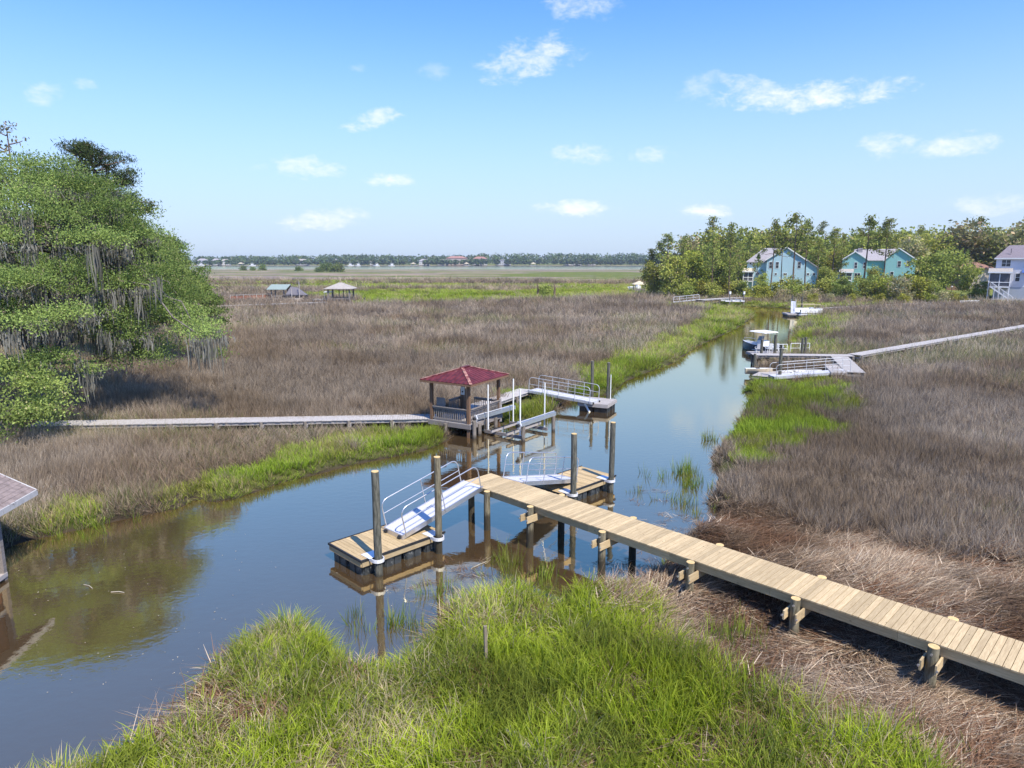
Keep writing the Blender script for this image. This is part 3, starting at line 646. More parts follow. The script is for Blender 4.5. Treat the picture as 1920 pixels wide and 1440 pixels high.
def float_dock(loc, rz, x0, x1, y0, y1, z, label, hoops=(), plank_w=.138, mats=(PINE_X, PINE_Y, PINE_X), along='x', drums=True, group=None, bumper=True, single=True, dm=None, plank_name='plank'):
    """floating dock, boards laid along local x and stacked along y"""
    t = thing('floating_dock', loc, label, 'floating dock', rz, group); n = max(1, round((y1 - y0) / (plank_w + .006))); st = (y1 - y0) / n
    bm = MB(); bm.box(x0 + .01, x1 - .01, -st / 2 + .004, st / 2 - .004, 0, .036); me = bm.mesh('float_plank', mats[0])
    if single:
        for k in range(n): add('plank', me, t, (rnd.uniform(-.004, .004), y0 + (k + .5) * st, z - .036 + rnd.uniform(-.002, .002)))
    else:
        m = MB()
        for k in range(n): m.box(x0, x1, y0 + k * st + .006, y0 + (k + 1) * st - .006, z - .036 + rnd.uniform(-.003, .003), z)
        o = m.build('deck_boards', mats[0], t); o['kind'] = 'stuff'
    zf = z - .04
    for nm, b_ in (('fascia_board', (x0, x1, y0 - .04, y0, zf - .20, zf)), ('fascia_board', (x0, x1, y1, y1 + .04, zf - .20, zf))): MB().box(*b_).build(nm, mats[2], t)
    for b_ in ((x0 - .04, x0, y0, y1, zf - .20, zf), (x1, x1 + .04, y0, y1, zf - .20, zf)): MB().box(*b_).build('fascia_board', mats[1], t)
    if bumper:
        for b_ in ((x0 - .055, x1 + .055, y0 - .06, y0 - .012, z - .062, z + .008), (x1 + .012, x1 + .06, y0 - .012, y1 + .06, z - .062, z + .008), (x0 - .06, x0 - .012, y0 - .012, y1 + .06, z - .062, z + .008)): MB().box(*b_).build('rub_strip', BLACK, t)
    if drums:
        nx, ny = 2, max(2, round((y1 - y0) / .95)); sx, sy = (x1 - x0) / nx, (y1 - y0) / ny
        for i in range(nx):
            for k in range(ny):
                bx, by = x0 + (i + .5) * sx, y0 + (k + .5) * sy; m = MB(); hx, hy = sx * .44, sy * .40
                m.hexa([(bx - hx * .94, by - hy * .94, -.22), (bx + hx * .94, by - hy * .94, -.22), (bx + hx * .94, by + hy * .94, -.22), (bx - hx * .94, by + hy * .94, -.22)],
                       [(bx - hx, by - hy, zf - .203), (bx + hx, by - hy, zf - .203), (bx + hx, by + hy, zf - .203), (bx - hx, by + hy, zf - .203)])
                for s in (-1, 1):         # moulded ribs on the outer faces
                    for q_ in (-.5, .5): m.box(bx + q_ * hx - hx * .36, bx + q_ * hx + hx * .36, by + s * hy - .02, by + s * hy + .02, -.2, zf - .23)
                    for q_ in (-.5, .5): m.box(bx + s * hx - .02, bx + s * hx + .02, by + q_ * hy - hy * .36, by + q_ * hy + hy * .36, -.2, zf - .23)
                m.build('float_drum', dm or DRUM, t)
    for cx, cy, r in hoops:
        m = MB(); pile_hoop(m, cx, cy, z - .03, r); m.box(cx - .62, cx - .14, cy - r - .05, cy + r + .05, z + .009, z + .021); m.build('pile_hoop', ALU_W, t)
    return t

def boardwalk(p0, p1, w, z, label, deck=GREY_Y, beam_m=GREY_X, step=2.6, ground=-.3, z1=None, pile=PILE_O, cat='boardwalk', posts=True, pitch=.145, single=0, name='boardwalk', ex=0):
    """raised plank walk on short piles, local x along it"""
    p0, p1 = Vector(p0[:2]), Vector(p1[:2]); d = p1 - p0; L = d.length; z1 = z if z1 is None else z1
    t = thing(name, (p0.x, p0.y, 0), label, cat, math.atan2(d.y, d.x)); n = int(L / pitch); st = L / n; zz = lambda x: z + (z1 - z) * x / L
    m = MB()
    for k in range(n):
        x = (k + .5) * st; a = rnd.uniform(-.006, .006); b_ = rnd.uniform(-.025, .025)
        m.hexa([(x - st / 2 + .006, -w / 2 + b_, zz(x) - .036 + a), (x + st / 2 - .006, -w / 2 + b_, zz(x) - .036 + a), (x + st / 2 - .006, w / 2 + b_, zz(x) - .036), (x - st / 2 + .006, w / 2 + b_, zz(x) - .036)],
               [(x - st / 2 + .006, -w / 2 + b_, zz(x) + a), (x + st / 2 - .006, -w / 2 + b_, zz(x) + a), (x + st / 2 - .006, w / 2 + b_, zz(x)), (x - st / 2 + .006, w / 2 + b_, zz(x))])
    m.build('deck_boards', deck, t, kind='stuff')
    for y in (-w / 2 + .1, w / 2 - .1): MB().beam((0, y, z - .13), (L, y, z1 - .13), .045, .18).build('stringer', beam_m, t)
    if posts:
        nb = max(2, int(L / step) + 1)
        for k in range(nb):
            x = .2 + (L - .4) * k / (nb - 1)
            for y in (-w / 2 + .02, w / 2 - .02): add('pile', cyl_mesh('pile', .1, .095, ground - .5, zz(x) - .05, [pile], 10), t, (x, y, 0))
            MB().beam((x + .12, -w / 2 - .1, zz(x) - .3), (x + .12, w / 2 + .1, zz(x) - .3), .05, .16).build('cross_beam', beam_m, t)
    return t

# ------------------------------------------------------------------ the new pine walkway and its two floats
DZ = 1.52
t = thing('walkway', (0, 0, 0), 'new yellow pine walkway on piles running from the foreground mud out over the creek', 'walkway', NA)
Y0, Y1, pitch = 16.72, 18.2, .1445
bm = MB(); bm.box(-.0658, .0658, -.74, .74, -.038, 0); bp_me = bm.mesh('walkway_plank', PINE_Y)
a = -19.5 + pitch / 2; stringer_rng = (-19.5, 6.0)
while a < 6.0:
    add('plank', bp_me, t, (a, (Y0 + Y1) / 2 + rnd.uniform(-.008, .008), DZ + rnd.uniform(-.002, .002)), (0, rnd.uniform(-.004, .004), rnd.uniform(-.002, .002))); a += pitch
for y in (Y0 + .06, (Y0 + Y1) / 2, Y1 - .06):
    a = -19.46
    while a < 6:
        MB().box(a, min(a + 3.08, 6.0), y - .022, y + .022, DZ - .275, DZ - .04).build('stringer', PINE_X, t); a += 3.085
MB().box(-19.505, -19.465, Y0 + .09, Y1 - .09, DZ - .275, DZ - .04).build('end_board', PINE_Y, t)
pm = cyl_mesh('walkway_pile', .135, .12, -1.3, DZ - .015, [PILE], 16, .004); cap = MB().tube([(0, 0, 0), (0, 0, .012)], .116, 16).mesh('pile_top', ENDGR)
brace = MB().box(-.022, .022, -.30, 2.10, -.12, .12).mesh('cross_beam', PINE_Y); boltm = MB().tube([(0, -.03, 0), (0, .0, 0)], .028, 10).mesh('bolt', ALU)
for a in (3.0, -.15, -3.26, -6.36, -9.4, -12.56, -15.75, -19.05):
    for y in (16.58, 18.27):
        if a < -19 and y > 17: continue
        yy = y + (.16 if (a < -19 and y < 17) else 0)
        p_ = add('pile', pm, t, (a, yy, 0), (rnd.uniform(-.008, .008), rnd.uniform(-.008, .008), rnd.random() * 6)); add('sawn_top', cap, p_, (0, 0, DZ - .014))
        if y < 17 and a > -19: add('bolt', boltm, t, (a, 16.455, DZ - .16))
    if a > -19:
        for s in (-1, 1):
            add('cross_beam', brace, t, (a + s * .155, 16.55, DZ - .40)); add('bolt', boltm, t, (a + s * .185 - (.0 if s > 0 else .0), 16.245, DZ - .40))
p_ = add('pile', pm, t, (-18.0, 16.60, 0)); add('sawn_top', cap, p_, (0, 0, DZ - .014))
WALK = t

float_dock(na(0, 0), NA, -19.85, -17.92, 11.05, 14.4, .58, 'new pine floating dock in front of the walkway with a gangway resting on it', hoops=((-17.66, 11.5, .19), (-17.66, 13.98, .19)))
float_dock(na(0, 0), NA, -19.45, -17.55, 20.4, 23.95, .58, 'new pine floating dock on the far side of the yellow walkway', hoops=((-17.28, 20.75, .19), (-17.28, 23.3, .19)))
mooring_pile(na(-17.64, 11.5), 3.5, .125, 'weathered pile at the outer corner of the nearer floating dock', lean=(0, -.008))
mooring_pile(na(-17.64, 13.98), 3.45, .12, 'brownish pile beside the foot of the nearer gangway', mat=PILE)
mooring_pile(na(-17.26, 20.75), 3.1, .125, 'weathered pile rising right behind the yellow walkway', lean=(.004, .004))
mooring_pile(na(-17.26, 23.3), 3.15, .12, 'weathered pile at the open water corner of the farther new floating dock', lean=(0, -.01))
gangway(na(-18.87, 12.95, .72), na(-18.93, 16.74, 1.56), 1.1, 'aluminium gangway sloping from the new walkway down to the nearer floating dock', h=.98, posts=1)
gangway(na(-18.6, 21.9, .72), na(-18.2, 18.16, 1.56), 1.1, 'aluminium gangway leading to the farther new floating dock behind the walkway', h=.98, posts=2)

# ------------------------------------------------------------------ red roofed gazebo pier, its boat lift and walks
GC = Vector((-2.78, 40.2)); GA = R(60)
def gz(x, y): return Vector((GC.x + x * math.cos(GA) - y * math.sin(GA), GC.y + x * math.sin(GA) + y * math.cos(GA), 0))
REDM = plain('red_metal_roof', (.105, .020, .024), .55, .35, 2.5, .05, spec=.3, patch=((.30, .17, .14), 2.6, .64))
g = thing('gazebo', (GC.x, GC.y, 0), 'weathered open gazebo with a red metal hip roof at the creek', 'gazebo', GA); FZ = .80
m = MB()
for k in range(24): m.box(-1.75, 1.75, -1.45 + k * .121 + .004, -1.45 + (k + 1) * .121 - .004, FZ - .04, FZ + rnd.uniform(-.004, .004))
m.build('deck_boards', GREY_X, g, kind='stuff')
for b_ in ((-1.8, 1.8, -1.5, -1.452, FZ - .28, FZ - .02), (-1.8, 1.8, 1.452, 1.5, FZ - .28, FZ - .02)): MB().box(*b_).build('fascia_board', OLD_X, g)
for b_ in ((-1.802, -1.752, -1.452, 1.452, FZ - .28, FZ - .02), (1.752, 1.802, -1.452, 1.452, FZ - .28, FZ - .02)): MB().box(*b_).build('fascia_board', OLD_X, g)
for x in (-1.65, 1.65):
    for y in (-1.3, 1.3): MB().box(x - .085, x + .085, y - .085, y + .085, -.8, 3.16).build('corner_post', POST_Z, g)
for x, y in ((-1.72, -1.72), (-.9, -1.55), (.9, -1.55), (-1.85, .2), (0, 1.3), (1.65, 0)): add('pile', cyl_mesh('pile', .12, .115, -1, FZ + (.25 if x < -1.7 and y < -1.6 else -.1), [PILE_O], 12), g, (x, y, 0))
def railing(p0, p1, ztop=.82, post0=True):
    p0, p1 = Vector((*p0, 0)), Vector((*p1, 0)); d = p1 - p0; L = d.length; u = d.normalized(); o_ = Vector((0, 0, FZ))
    m = MB(); m.beam(p0 + o_ + Vector((0, 0, ztop)), p1 + o_ + Vector((0, 0, ztop)), .14, .045); rl = m.build('railing', OLD_X, g)
    m = MB(); m.beam(p0 + o_ + Vector((0, 0, ztop - .08)), p1 + o_ + Vector((0, 0, ztop - .08)), .04, .09); m.beam(p0 + o_ + Vector((0, 0, .12)), p1 + o_ + Vector((0, 0, .12)), .04, .09); m.build('rail_board', OLD_X, rl)
    n = int(L / .15)
    bmz = MB().box(-.019, .019, -.019, .019, .06, ztop - .05).mesh('baluster', OLD_X)
    nrm = Vector((-u.y, u.x, 0)) * .035
    for k in range(n): add('baluster', bmz, rl, p0 + u * (k + .5) * L / n + o_ + nrm)
railing((-1.68, 1.2), (-1.68, -1.2)); railing((-1.55, -1.36), (.3, -1.36)); railing((.45, -1.36), (1.6, -1.36)); railing((1.68, -1.2), (1.68, .5)); railing((.2, 1.36), (1.55, 1.36))
MB().box(.32, .44, -1.42, -1.30, .3, FZ + .9).build('rail_post', OLD_X, g); MB().box(1.6, 1.72, -1.48, -1.36, .3, FZ + .95).build('rail_post', GREY_X, g)
m = MB()
for b_ in ((-1.45, -1.05, -.2, 1.1, FZ + .40, FZ + .45), (-1.45, -1.38, .5, 1.1, FZ + .45, FZ + 1.3), (-1.42, -1.35, -.15, .45, FZ + .45, FZ + .78), (-1.4, -1.1, -.15, -.1, FZ, FZ + .4), (-1.4, -1.1, 1.0, 1.05, FZ, FZ + .4)): m.box(*b_)
m.build('bench', OLD_X, g)
m = MB(); m.box(1.25, 1.55, 1.0, 1.25, FZ, FZ + 1.35); m.build('cabinet', POST_Z, g)
m = MB(); m.box(-1.78, -1.74, -1.27, -1.02, FZ + 1.0, FZ + 1.5); sgn = m.build('notice_sheet', WHITE, g, loc=(3.0, 2.2, 0)); m = MB(); m.box(-1.786, -1.781, -1.2, -1.1, FZ + 1.15, FZ + 1.25); m.build('printed_mark', BLACK, sgn)
ez, az_ = 3.2, 3.80; ex, ey = 2.12, 1.78
for p0, p1 in (((-1.65, -1.3), (1.65, -1.3)), ((-1.65, 1.3), (1.65, 1.3)), ((-1.65, -1.3), (-1.65, 1.3)), ((1.65, -1.3), (1.65, 1.3))):
    MB().beam((*p0, 3.1), (*p1, 3.1), .06, .18).build('roof_beam', POST_Z, g)
rg = .32                                   # short ridge
def hip_face(a_, b_, c_, d_, nrib, th_=.03):
    """corrugated sheet between the eave a-b and the ridge d-c"""
    a_, b_, c_, d_ = map(Vector, (a_, b_, c_, d_)); m = MB(); vs = []; fs = []; nn = (b_ - a_).cross(d_ - a_).normalized(); L = (b_ - a_).length; n = nrib * 4
    u = (b_ - a_) / L
    up = (d_ + c_) / 2 - (a_ + b_) / 2
    up = up - u * up.dot(u)
    s0, s1 = (d_ - a_).dot(u), (c_ - a_).dot(u)
    for i in range(n + 1):
        s = L * i / n; frac = 1.0
        if s < s0: frac = s / max(s0, 1e-6)
        elif s > s1: frac = (L - s) / max(L - s1, 1e-6)
        w_ = (.022 if i % 4 in (1, 2) else 0)
        e_ = a_ + u * s + nn * w_; vs += [e_, e_ + up * frac, e_ - nn * .03, e_ + up * frac - nn * .03]
    for i in range(n):
        k = 4 * i; fs += [(k, k + 4, k + 5, k + 1), (k + 2, k + 3, k + 7, k + 6), (k, k + 2, k + 6, k + 4)]
    m._add(vs, fs); return m
roof = MB().beam((-rg - .1, 0, az_ + .035), (rg + .1, 0, az_ + .035), .22, .03).build('roof', REDM, g)
c0, c1, c2, c3 = (-ex, -ey, ez), (ex, -ey, ez), (ex, ey, ez), (-ex, ey, ez); r0, r1 = (-rg, 0, az_), (rg, 0, az_)
for q4, n_ in (((c0, c1, r1, r0), 14), ((c1, c2, r1, r1), 12), ((c2, c3, r0, r1), 14), ((c3, c0, r0, r0), 12)): hip_face(*q4, n_).build('roof_sheet', REDM, roof)
RUST = plain('rusty_ridge_cap', (.36, .19, .15), .7, .3, 5, patch=((.15, .03, .03), 3, .46))
for c_, r_ in ((c0, r0), (c1, r1), (c2, r1), (c3, r0)): MB().beam(Vector(r_) + Vector((0, 0, .035)), Vector(c_) + Vector((0, 0, .03)), .17, .022).build('ridge_cap', RUST, roof)
for i, (p0, p1) in enumerate(((c0, c1), (c1, c2), (c2, c3), (c3, c0))): MB().beam(Vector(p0) - Vector((0, 0, .075)), Vector(p1) - Vector((0, 0, .075)), .04, .10).build('eave_board', POST_Z, roof)

# boat lift beside the gazebo
u = Vector((.59, .81, 0)).normalized(); v = Vector((u.y, -u.x, 0))
O = at(981, 828, 0); LA = math.atan2(u.y, u.x)
t = thing('boat_lift', (O.x, O.y, 0), 'empty boat lift with grey beams and white guide poles beside the red gazebo', 'boat lift', LA)
add('pile', cyl_mesh('pile', .115, .11, -1, .92, [PILE_O], 12), t, (0, 0, 0)); add('pile', cyl_mesh('pile', .115, .11, -1, .92, [PILE_O], 12), t, (3.05, -.05, 0)); add('pile', cyl_mesh('pile', .10, .10, -1, .9, [PILE_O], 12), t, (.2, 2.75, 0))
for y in (0, 3.0):
    m = MB(); x0 = -.35 if y == 0 else -.5
    for dy in (-.07, .07): m.box(x0, 3.3, y + dy - .02, y + dy + .02, .92, 1.12)
    m.box(x0, 3.3, y - .09, y + .09, 1.12, 1.135); bmn = m.build('lift_beam', ALU, t)
    MB().tube([(x0 + .05, y, 1.19), (3.2, y, 1.19)], .03, 8).build('drive_pipe', ALU_D, bmn)
    m = MB(); m.poly3([(x0 - .03, y - .17 + .17 * math.cos(k * math.pi / 3) + .17, 1.02 + .24 * math.sin(k * math.pi / 3)) for k in range(6)], (-.07, 0, 0)); m.build('gear_plate', ALU_W, bmn)
    m = MB(); m.tube([(x0 - .10, y, 1.02), (x0 - .28, y, 1.02)], .1, 12); m.build('motor', BLACK, bmn)
for x in (.15, 2.65): MB().beam((x, .12, .17), (x, 2.85, .17), .12, .18).build('cradle_beam', OLD_X, t)
for y in (.9, 2.0):
    m = MB(); m.beam((-.35, y, .36), (3.1, y, .36), .1, .15); bk = m.build('bunk', GREY_X, t); MB().beam((-.36, y - .01, .445), (3.11, y - .01, .445), .1, .018).build('carpet_strip', BLACK, bk)
for x, y in ((.15, .32), (2.65, .32), (.15, 2.62), (2.65, 2.62)):
    m = MB(); m.tube([(x, y, .2), (x + .01, y, 2.95)], .042, 10); m.build('guide_pole', PVC, t)
    MB().beam((x, y - .1, .28), (x, y + .1, .28), .06, .04).build('pole_bracket', ALU, t)
for x, y in ((.15, .1), (.15, 2.9), (2.65, .1), (2.65, 2.9)): MB().tube([(x, y, .2), (x, y, 1.0)], .008, 5).build('cable', ALU_D, t)

# grey walks that meet the gazebo
wj = gz(-.9, 1.5); e0 = at(60, 794, 1.0)
boardwalk(e0, wj, 1.25, 1.0, 'long grey plank boardwalk from the mossy oak to the red gazebo', z1=.80, step=2.4)
boardwalk(gz(1.82, .95), gz(9.4, .95), 1.3, .84, 'short grey plank walk leading away behind the red gazebo', step=2.2)
e = gz(9.0, .3); lo = at(1117, 752, .74)
gangway(lo, (e.x, e.y, .95), 1.15, 'old long aluminium gangway behind the boat lift poles', h=1.0, posts=3, mat=ALU_D, cleats=True)
fr = math.atan2(44.4 - 45.2, 6.2 - 4.5)
float_dock(at(1084, 754, .6).xy.to_3d(), fr, 0, 2.05, 0, 2.1, .6, 'small grey floating dock at the end of the old long gangway', mats=(GREY_X, GREY_Y, GREY_X), bumper=False, single=True, dm=BLACK)
lc = at(1084, 754, .6); m = MB(); m.tube([(0, 0, 0), (.34, -.12, -.62)], .07, 10); tag(m.build('fender', PVC, loc=(lc.x + .42, lc.y - .25, .56)), 'white cylindrical fender hanging on the small grey floating dock', 'fender')
p1_, p2_ = at(1110, 757, 0), at(1141, 758, 0)
q1, q2 = Vector((at(1110, 750).x, 47.6, 0)), Vector((xat(1140, 46.9), 46.9, 0))
mooring_pile((xat(1110, 47.4), 47.4, 0), 3.1, .11, 'dark grey pile behind the rails of the old gangway', top=PILE_O); mooring_pile((xat(1140, 46.6), 46.6, 0), 3.1, .11, 'dark grey pile with a thin white pipe at the small old float', top=PILE_O)
m = MB(); m.tube([(0, 0, -.5), (0, 0, 2.3)], .03, 8); tag(m.build('pipe', PVC, loc=(xat(1144, 46.6), 46.4, 0)), 'thin white pipe strapped along the dark pile at the small old float', 'pipe')

# ------------------------------------------------------------------ shingled boathouse at the left edge
pb = at(8, 1087, 0)
SH = plain('brown_purple_shingle', (.17, .135, .125), .9, .35, 4, rand=.1, col2=(.26, .205, .19)); TRIM = plain('peeling_white_trim', (.52, .50, .48), .7, .1, 5, patch=((.11, .095, .08), 3, .55))
ba = R(96)
t = thing('boathouse', (pb.x, pb.y, 0), 'open boathouse with a brown shingle roof and white eave at the left edge', 'boathouse', ba)
BZ = 2.42                                 # local x along the eave away from the viewer, local y to the left
slope = .55
rf = MB(); rf.poly3([(-6.0, -.33, BZ), (1.62, -.33, BZ), (1.62, 2.6, BZ + 2.93 * slope), (-6.0, 2.6, BZ + 2.93 * slope)], (0, 0, -.06)); roofo = rf.build('roof', SH, t)
m = MB(); nrow = 21
for k in range(nrow):
    y = -.34 + k * .145; x = -6.0 - (k % 2) * .15 - rnd.random() * .08
    while x < 1.62:
        xe = min(x + .30, 1.63); zz = BZ + (y + .33) * slope
        m.hexa([(x + .006, y, zz + .002), (xe - .006, y, zz + .002), (xe - .006, y + .2, zz + .2 * slope), (x + .006, y + .2, zz + .2 * slope)], [(x + .006, y, zz + .024 + rnd.random() * .01), (xe - .006, y, zz + .024 + rnd.random() * .01), (xe - .006, y + .2, zz + .2 * slope + .01), (x + .006, y + .2, zz + .2 * slope + .01)]); x += .30
m.build('shingles', SH, roofo, kind='stuff')
MB().box(-6.0, 1.64, -.39, -.345, BZ - .17, BZ + .02).build('eave_board', TRIM, roofo)
MB().poly3([(1.625, -.34, BZ - .15), (1.625, 2.6, BZ + 2.93 * slope - .15), (1.625, 2.6, BZ + 2.93 * slope + .03), (1.625, -.34, BZ + .03)], (.04, 0, 0)).build('eave_board', TRIM, roofo)
RB = plain('red_brown_wood', (.16, .06, .035), .8, .2, 6)
for x, y in ((0, 0), (-3.2, 0), (0, 2.4), (-6, 0)): MB().box(x - .075, x + .075, y - .075, y + .075, -1, BZ - .02 + (y > 1) * 1.3).build('post', OLD_X if (x, y) == (0, 0) else RB, t)
MB().box(-6, .03, .02, .07, .95, 1.13).build('side_rail', GREY_X, t); MB().box(-6, .05, -.1, .1, .1, .24).build('side_rail', GREY_X, t); MB().box(-6, .05, .12, 2.4, .12, .2).build('deck', GREY_X, t)
MB().box(-6, -.1, .10, .14, .24, BZ - .1).build('plank_wall', RB, t); MB().box(.02, .06, .09, 2.3, .25, BZ).build('plank_wall', RB, t)
MB().box(.1, .2, .35, .62, BZ - .25, BZ - .02).build('floodlight', BLACK, t)

# small things on the near bank and in the water
m = MB(); m.box(-.035, .035, -.035, .035, -.4, 1.25); tag(m.build('stake', plain('stake_wood', (.22, .18, .13), .85, .2, 9), loc=at(912, 1262, .3), rot=(.03, -.03, .4)), 'thin grey wooden stake standing alone in the foreground grass', 'stake')
p0, p1 = at(950, 1365, .55), at(1055, 1462, .55); m = MB(); m.beam(p0, p1, .2, .05); tag(m.build('plank_board', GREY_X), 'old grey board lying half hidden in the foreground grass', 'board')
for (ax, ay), (bx, by), lab in (((208, 1110), (233, 1111), 'long pale stick floating near the reflected oak'), ((157, 1096), (173, 1103), 'short brown stick floating near the left bank'), ((883, 1066), (912, 1053), 'bent reed stalk floating beside the nearer floating dock')):
    m = MB(); a_, b_ = at(ax, ay, .01), at(bx, by, .02); m.tube([a_, (a_ + b_) / 2 + Vector((.02, .03, .01)), b_], .012, 5); tag(m.build('floating_stick', FLECK), lab, 'stick')
# ------------------------------------------------------------------ middle dock on the right bank
P_ = lambda px, py, z: at(px, py, z)
pl, pr = P_(1410, 664, 1.2), P_(1594, 666, 1.2)
t_ = boardwalk(pl, pr + (pr - pl) * .02, 1.35, 1.2, 'grey pier deck across the right bank ending at the moored motorboat', step=2.8, beam_m=OLD_X, cat='pier', name='pier')
boardwalk(pr + Vector((.6, .4, 0)), P_(1960, 604, 1.25), 1.3, 1.2, 'long pale boardwalk crossing the brown marsh on the right', z1=1.25, step=4.5, pitch=.16)
t_ = boardwalk(P_(1574, 668, 1.17), P_(1604, 698, 1.0), 1.5, 1.17, 'grey ramp deck turning off the pier toward the viewer', z1=1.0, step=2.5, cat='ramp', name='ramp')
MB().box(4.5, 9.4, -1.9, -.7, .80, .99).build('landing', GREY_X, t_)
low, hi = P_(1447, 705, .62), P_(1590, 694, 1.02)
gangway(low, hi, 1.1, 'long aluminium gangway between the right ramp and the low float', h=1.0, posts=3, mat=ALU_D, thick=.2)
fa = P_(1409, 704, .5); fb = P_(1463, 709, .5); fr = math.atan2(fb.y - fa.y, fb.x - fa.x)
float_dock((fa.x, fa.y, 0), fr, 0, (fb - fa).length, 0, 3.6, .5, 'low grey float at the foot of the long right gangway', mats=(GREY_X, GREY_Y, GREY_X), bumper=True, single=False)
mooring_pile(P_(1461, 717, 0), 2.85, .14, 'tall dark pile at the corner of the low right float', top=PILE_O)
mooring_pile(P_(1414, 690, 0), 1.35, .13, 'short dark pile under the left end of the grey pier', top=PILE_O)
ca = P_(1410, 663, .55); cfa = Vector((25.2, 70.6, 0))
float_dock((25.4, 70.4, 0), R(8), 0, 4.6, 0, 2.2, .5, 'grey float behind the pier carrying white plastic chairs', mats=(GREY_X, GREY_Y, GREY_X), bumper=False, single=False)
mooring_pile((xat(1428, 70.0), 70.0, 0), 1.75 + .3, .14, 'dark pile beside the white chairs on the right float', top=PILE_O); mooring_pile((xat(1453, 70.0), 70.0, 0), 2.55, .15, 'taller dark pile behind the white railing on the right float', top=PILE_O)
mooring_pile(P_(1502, 681, 0), 2.5, .12, 'grey lift pile left of its twin at the right pier', top=PILE_O); mooring_pile(P_(1508, 679, 0), 2.5, .12, 'grey lift pile right of its twin at the right pier', top=PILE_O)
PLASTIC = plain('white_plastic', (.72, .73, .74), .4, .05, 3)
def chair_at(x, y, z, rz, lab):
    t = thing('plastic_chair', (x, y, z), lab, 'chair', rz, 'white plastic chairs on the right float')
    MB().box(-.26, .26, -.25, .25, .40, .44).build('seat', PLASTIC, t); MB().poly3([(-.25, .22, .42), (.25, .22, .42), (.22, .38, .98), (-.22, .38, .98)], (0, .04, 0)).build('backrest', PLASTIC, t)
    for sx in (-1, 1):
        for sy in (-1, 1): MB().beam((sx * .22, sy * .2, .4), (sx * .27, sy * .25, 0), .045, .045).build('leg', PLASTIC, t)
        m = MB(); m.beam((sx * .29, -.24, .62), (sx * .29, .28, .66), .06, .03); m.beam((sx * .28, -.22, .42), (sx * .29, -.22, .62), .05, .04); m.build('armrest', PLASTIC, t)
chair_at(25.95, 71.4, .5, R(175), 'white plastic chair left of the dark pile on the right float'); chair_at(27.2, 71.8, .5, R(190), 'middle white plastic chair behind the white railing on the right float'); chair_at(28.0, 71.9, .5, R(170), 'white plastic chair closest to the taller pile on the right float')
def rail_panel(x0, y0, x1, y1, z, h, lab, n=5):
    t = thing('railing', (x0, y0, z), lab, 'railing', math.atan2(y1 - y0, x1 - x0)); L = math.hypot(x1 - x0, y1 - y0)
    for hh in (h, h * .5): MB().beam((0, 0, hh), (L, 0, hh), .05, .05).build('rail', WHITE, t)
    for k in range(n): MB().beam((L * k / (n - 1), 0, 0), (L * k / (n - 1), 0, h), .05, .05, (0, 1, 0)).build('post', WHITE, t)
rail_panel(26.9, 70.8, 28.8, 71.0, .5, .95, 'white railing on the float behind the grey pier'); rail_panel(29.3, 71.3, 31.4, 71.6, .5, 1.0, 'white railing panel right of the taller dark pile', 3)

NAVY = plain('navy_hull', (.018, .035, .065), .25, .1, 3, spec=.6); GEL = plain('white_gelcoat', (.74, .74, .72), .3, .04, 3, spec=.5)
def hull_mesh(L, W, H, mat_h, mat_d, bow=1.0, flat=False):
    """boat hull along local x, bow at +x: sides, gunwale and an inside well"""
    m = MB(); n = 12; vs = []; fs = []
    def half(t): return W / 2 * (1 - (max(0, t - .35) / .65) ** 2.2 * bow) * (.9 + .1 * min(1, t * 4))
    for i in range(n + 1):
        t = i / n; x = L * t; hw = max(half(t), .03); sh = H * (1 + .28 * t ** 2)
        keel = -.25 + .30 * max(0, t - .55) ** 2 * 4 * (H / .9)
        for q_ in ((0, keel), (.72 * hw, keel + .22 * H), (hw, sh), (hw - min(.14, hw * .6), sh), (hw - min(.2, hw * .7), .28)): vs.append((x, q_[0], min(q_[1], sh)))
        for q_ in ((.72 * hw, keel + .22 * H), (hw, sh), (hw - min(.14, hw * .6), sh), (hw - min(.2, hw * .7), .28)): vs.append((x, -q_[0], min(q_[1], sh)))
    R_ = 9; hull, deck = [], []
    for i in range(n):
        a_, c_ = i * R_, (i + 1) * R_
        hull += [(a_, c_, c_ + 1, a_ + 1), (a_ + 1, c_ + 1, c_ + 2, a_ + 2), (a_, a_ + 5, c_ + 5, c_), (a_ + 5, a_ + 6, c_ + 6, c_ + 5)]
        deck += [(a_ + 2, c_ + 2, c_ + 3, a_ + 3), (a_ + 3, c_ + 3, c_ + 4, a_ + 4), (a_ + 6, a_ + 7, c_ + 7, c_ + 6), (a_ + 7, a_ + 8, c_ + 8, c_ + 7), (a_ + 4, c_ + 4, c_ + 8, a_ + 8)]
    hull.append((2, 1, 0, 5, 6)); hull += [(2, 6, 7, 3), (3, 7, 8, 4)]
    m._add(vs, hull, True); m.use(1); o_ = len(m.v); m._add(vs, deck, False); return m.mesh('hull', mat_h, mat_d)
def boat(name, loc, rz, lab, cat='boat'): return thing(name, loc, lab, cat, rz)
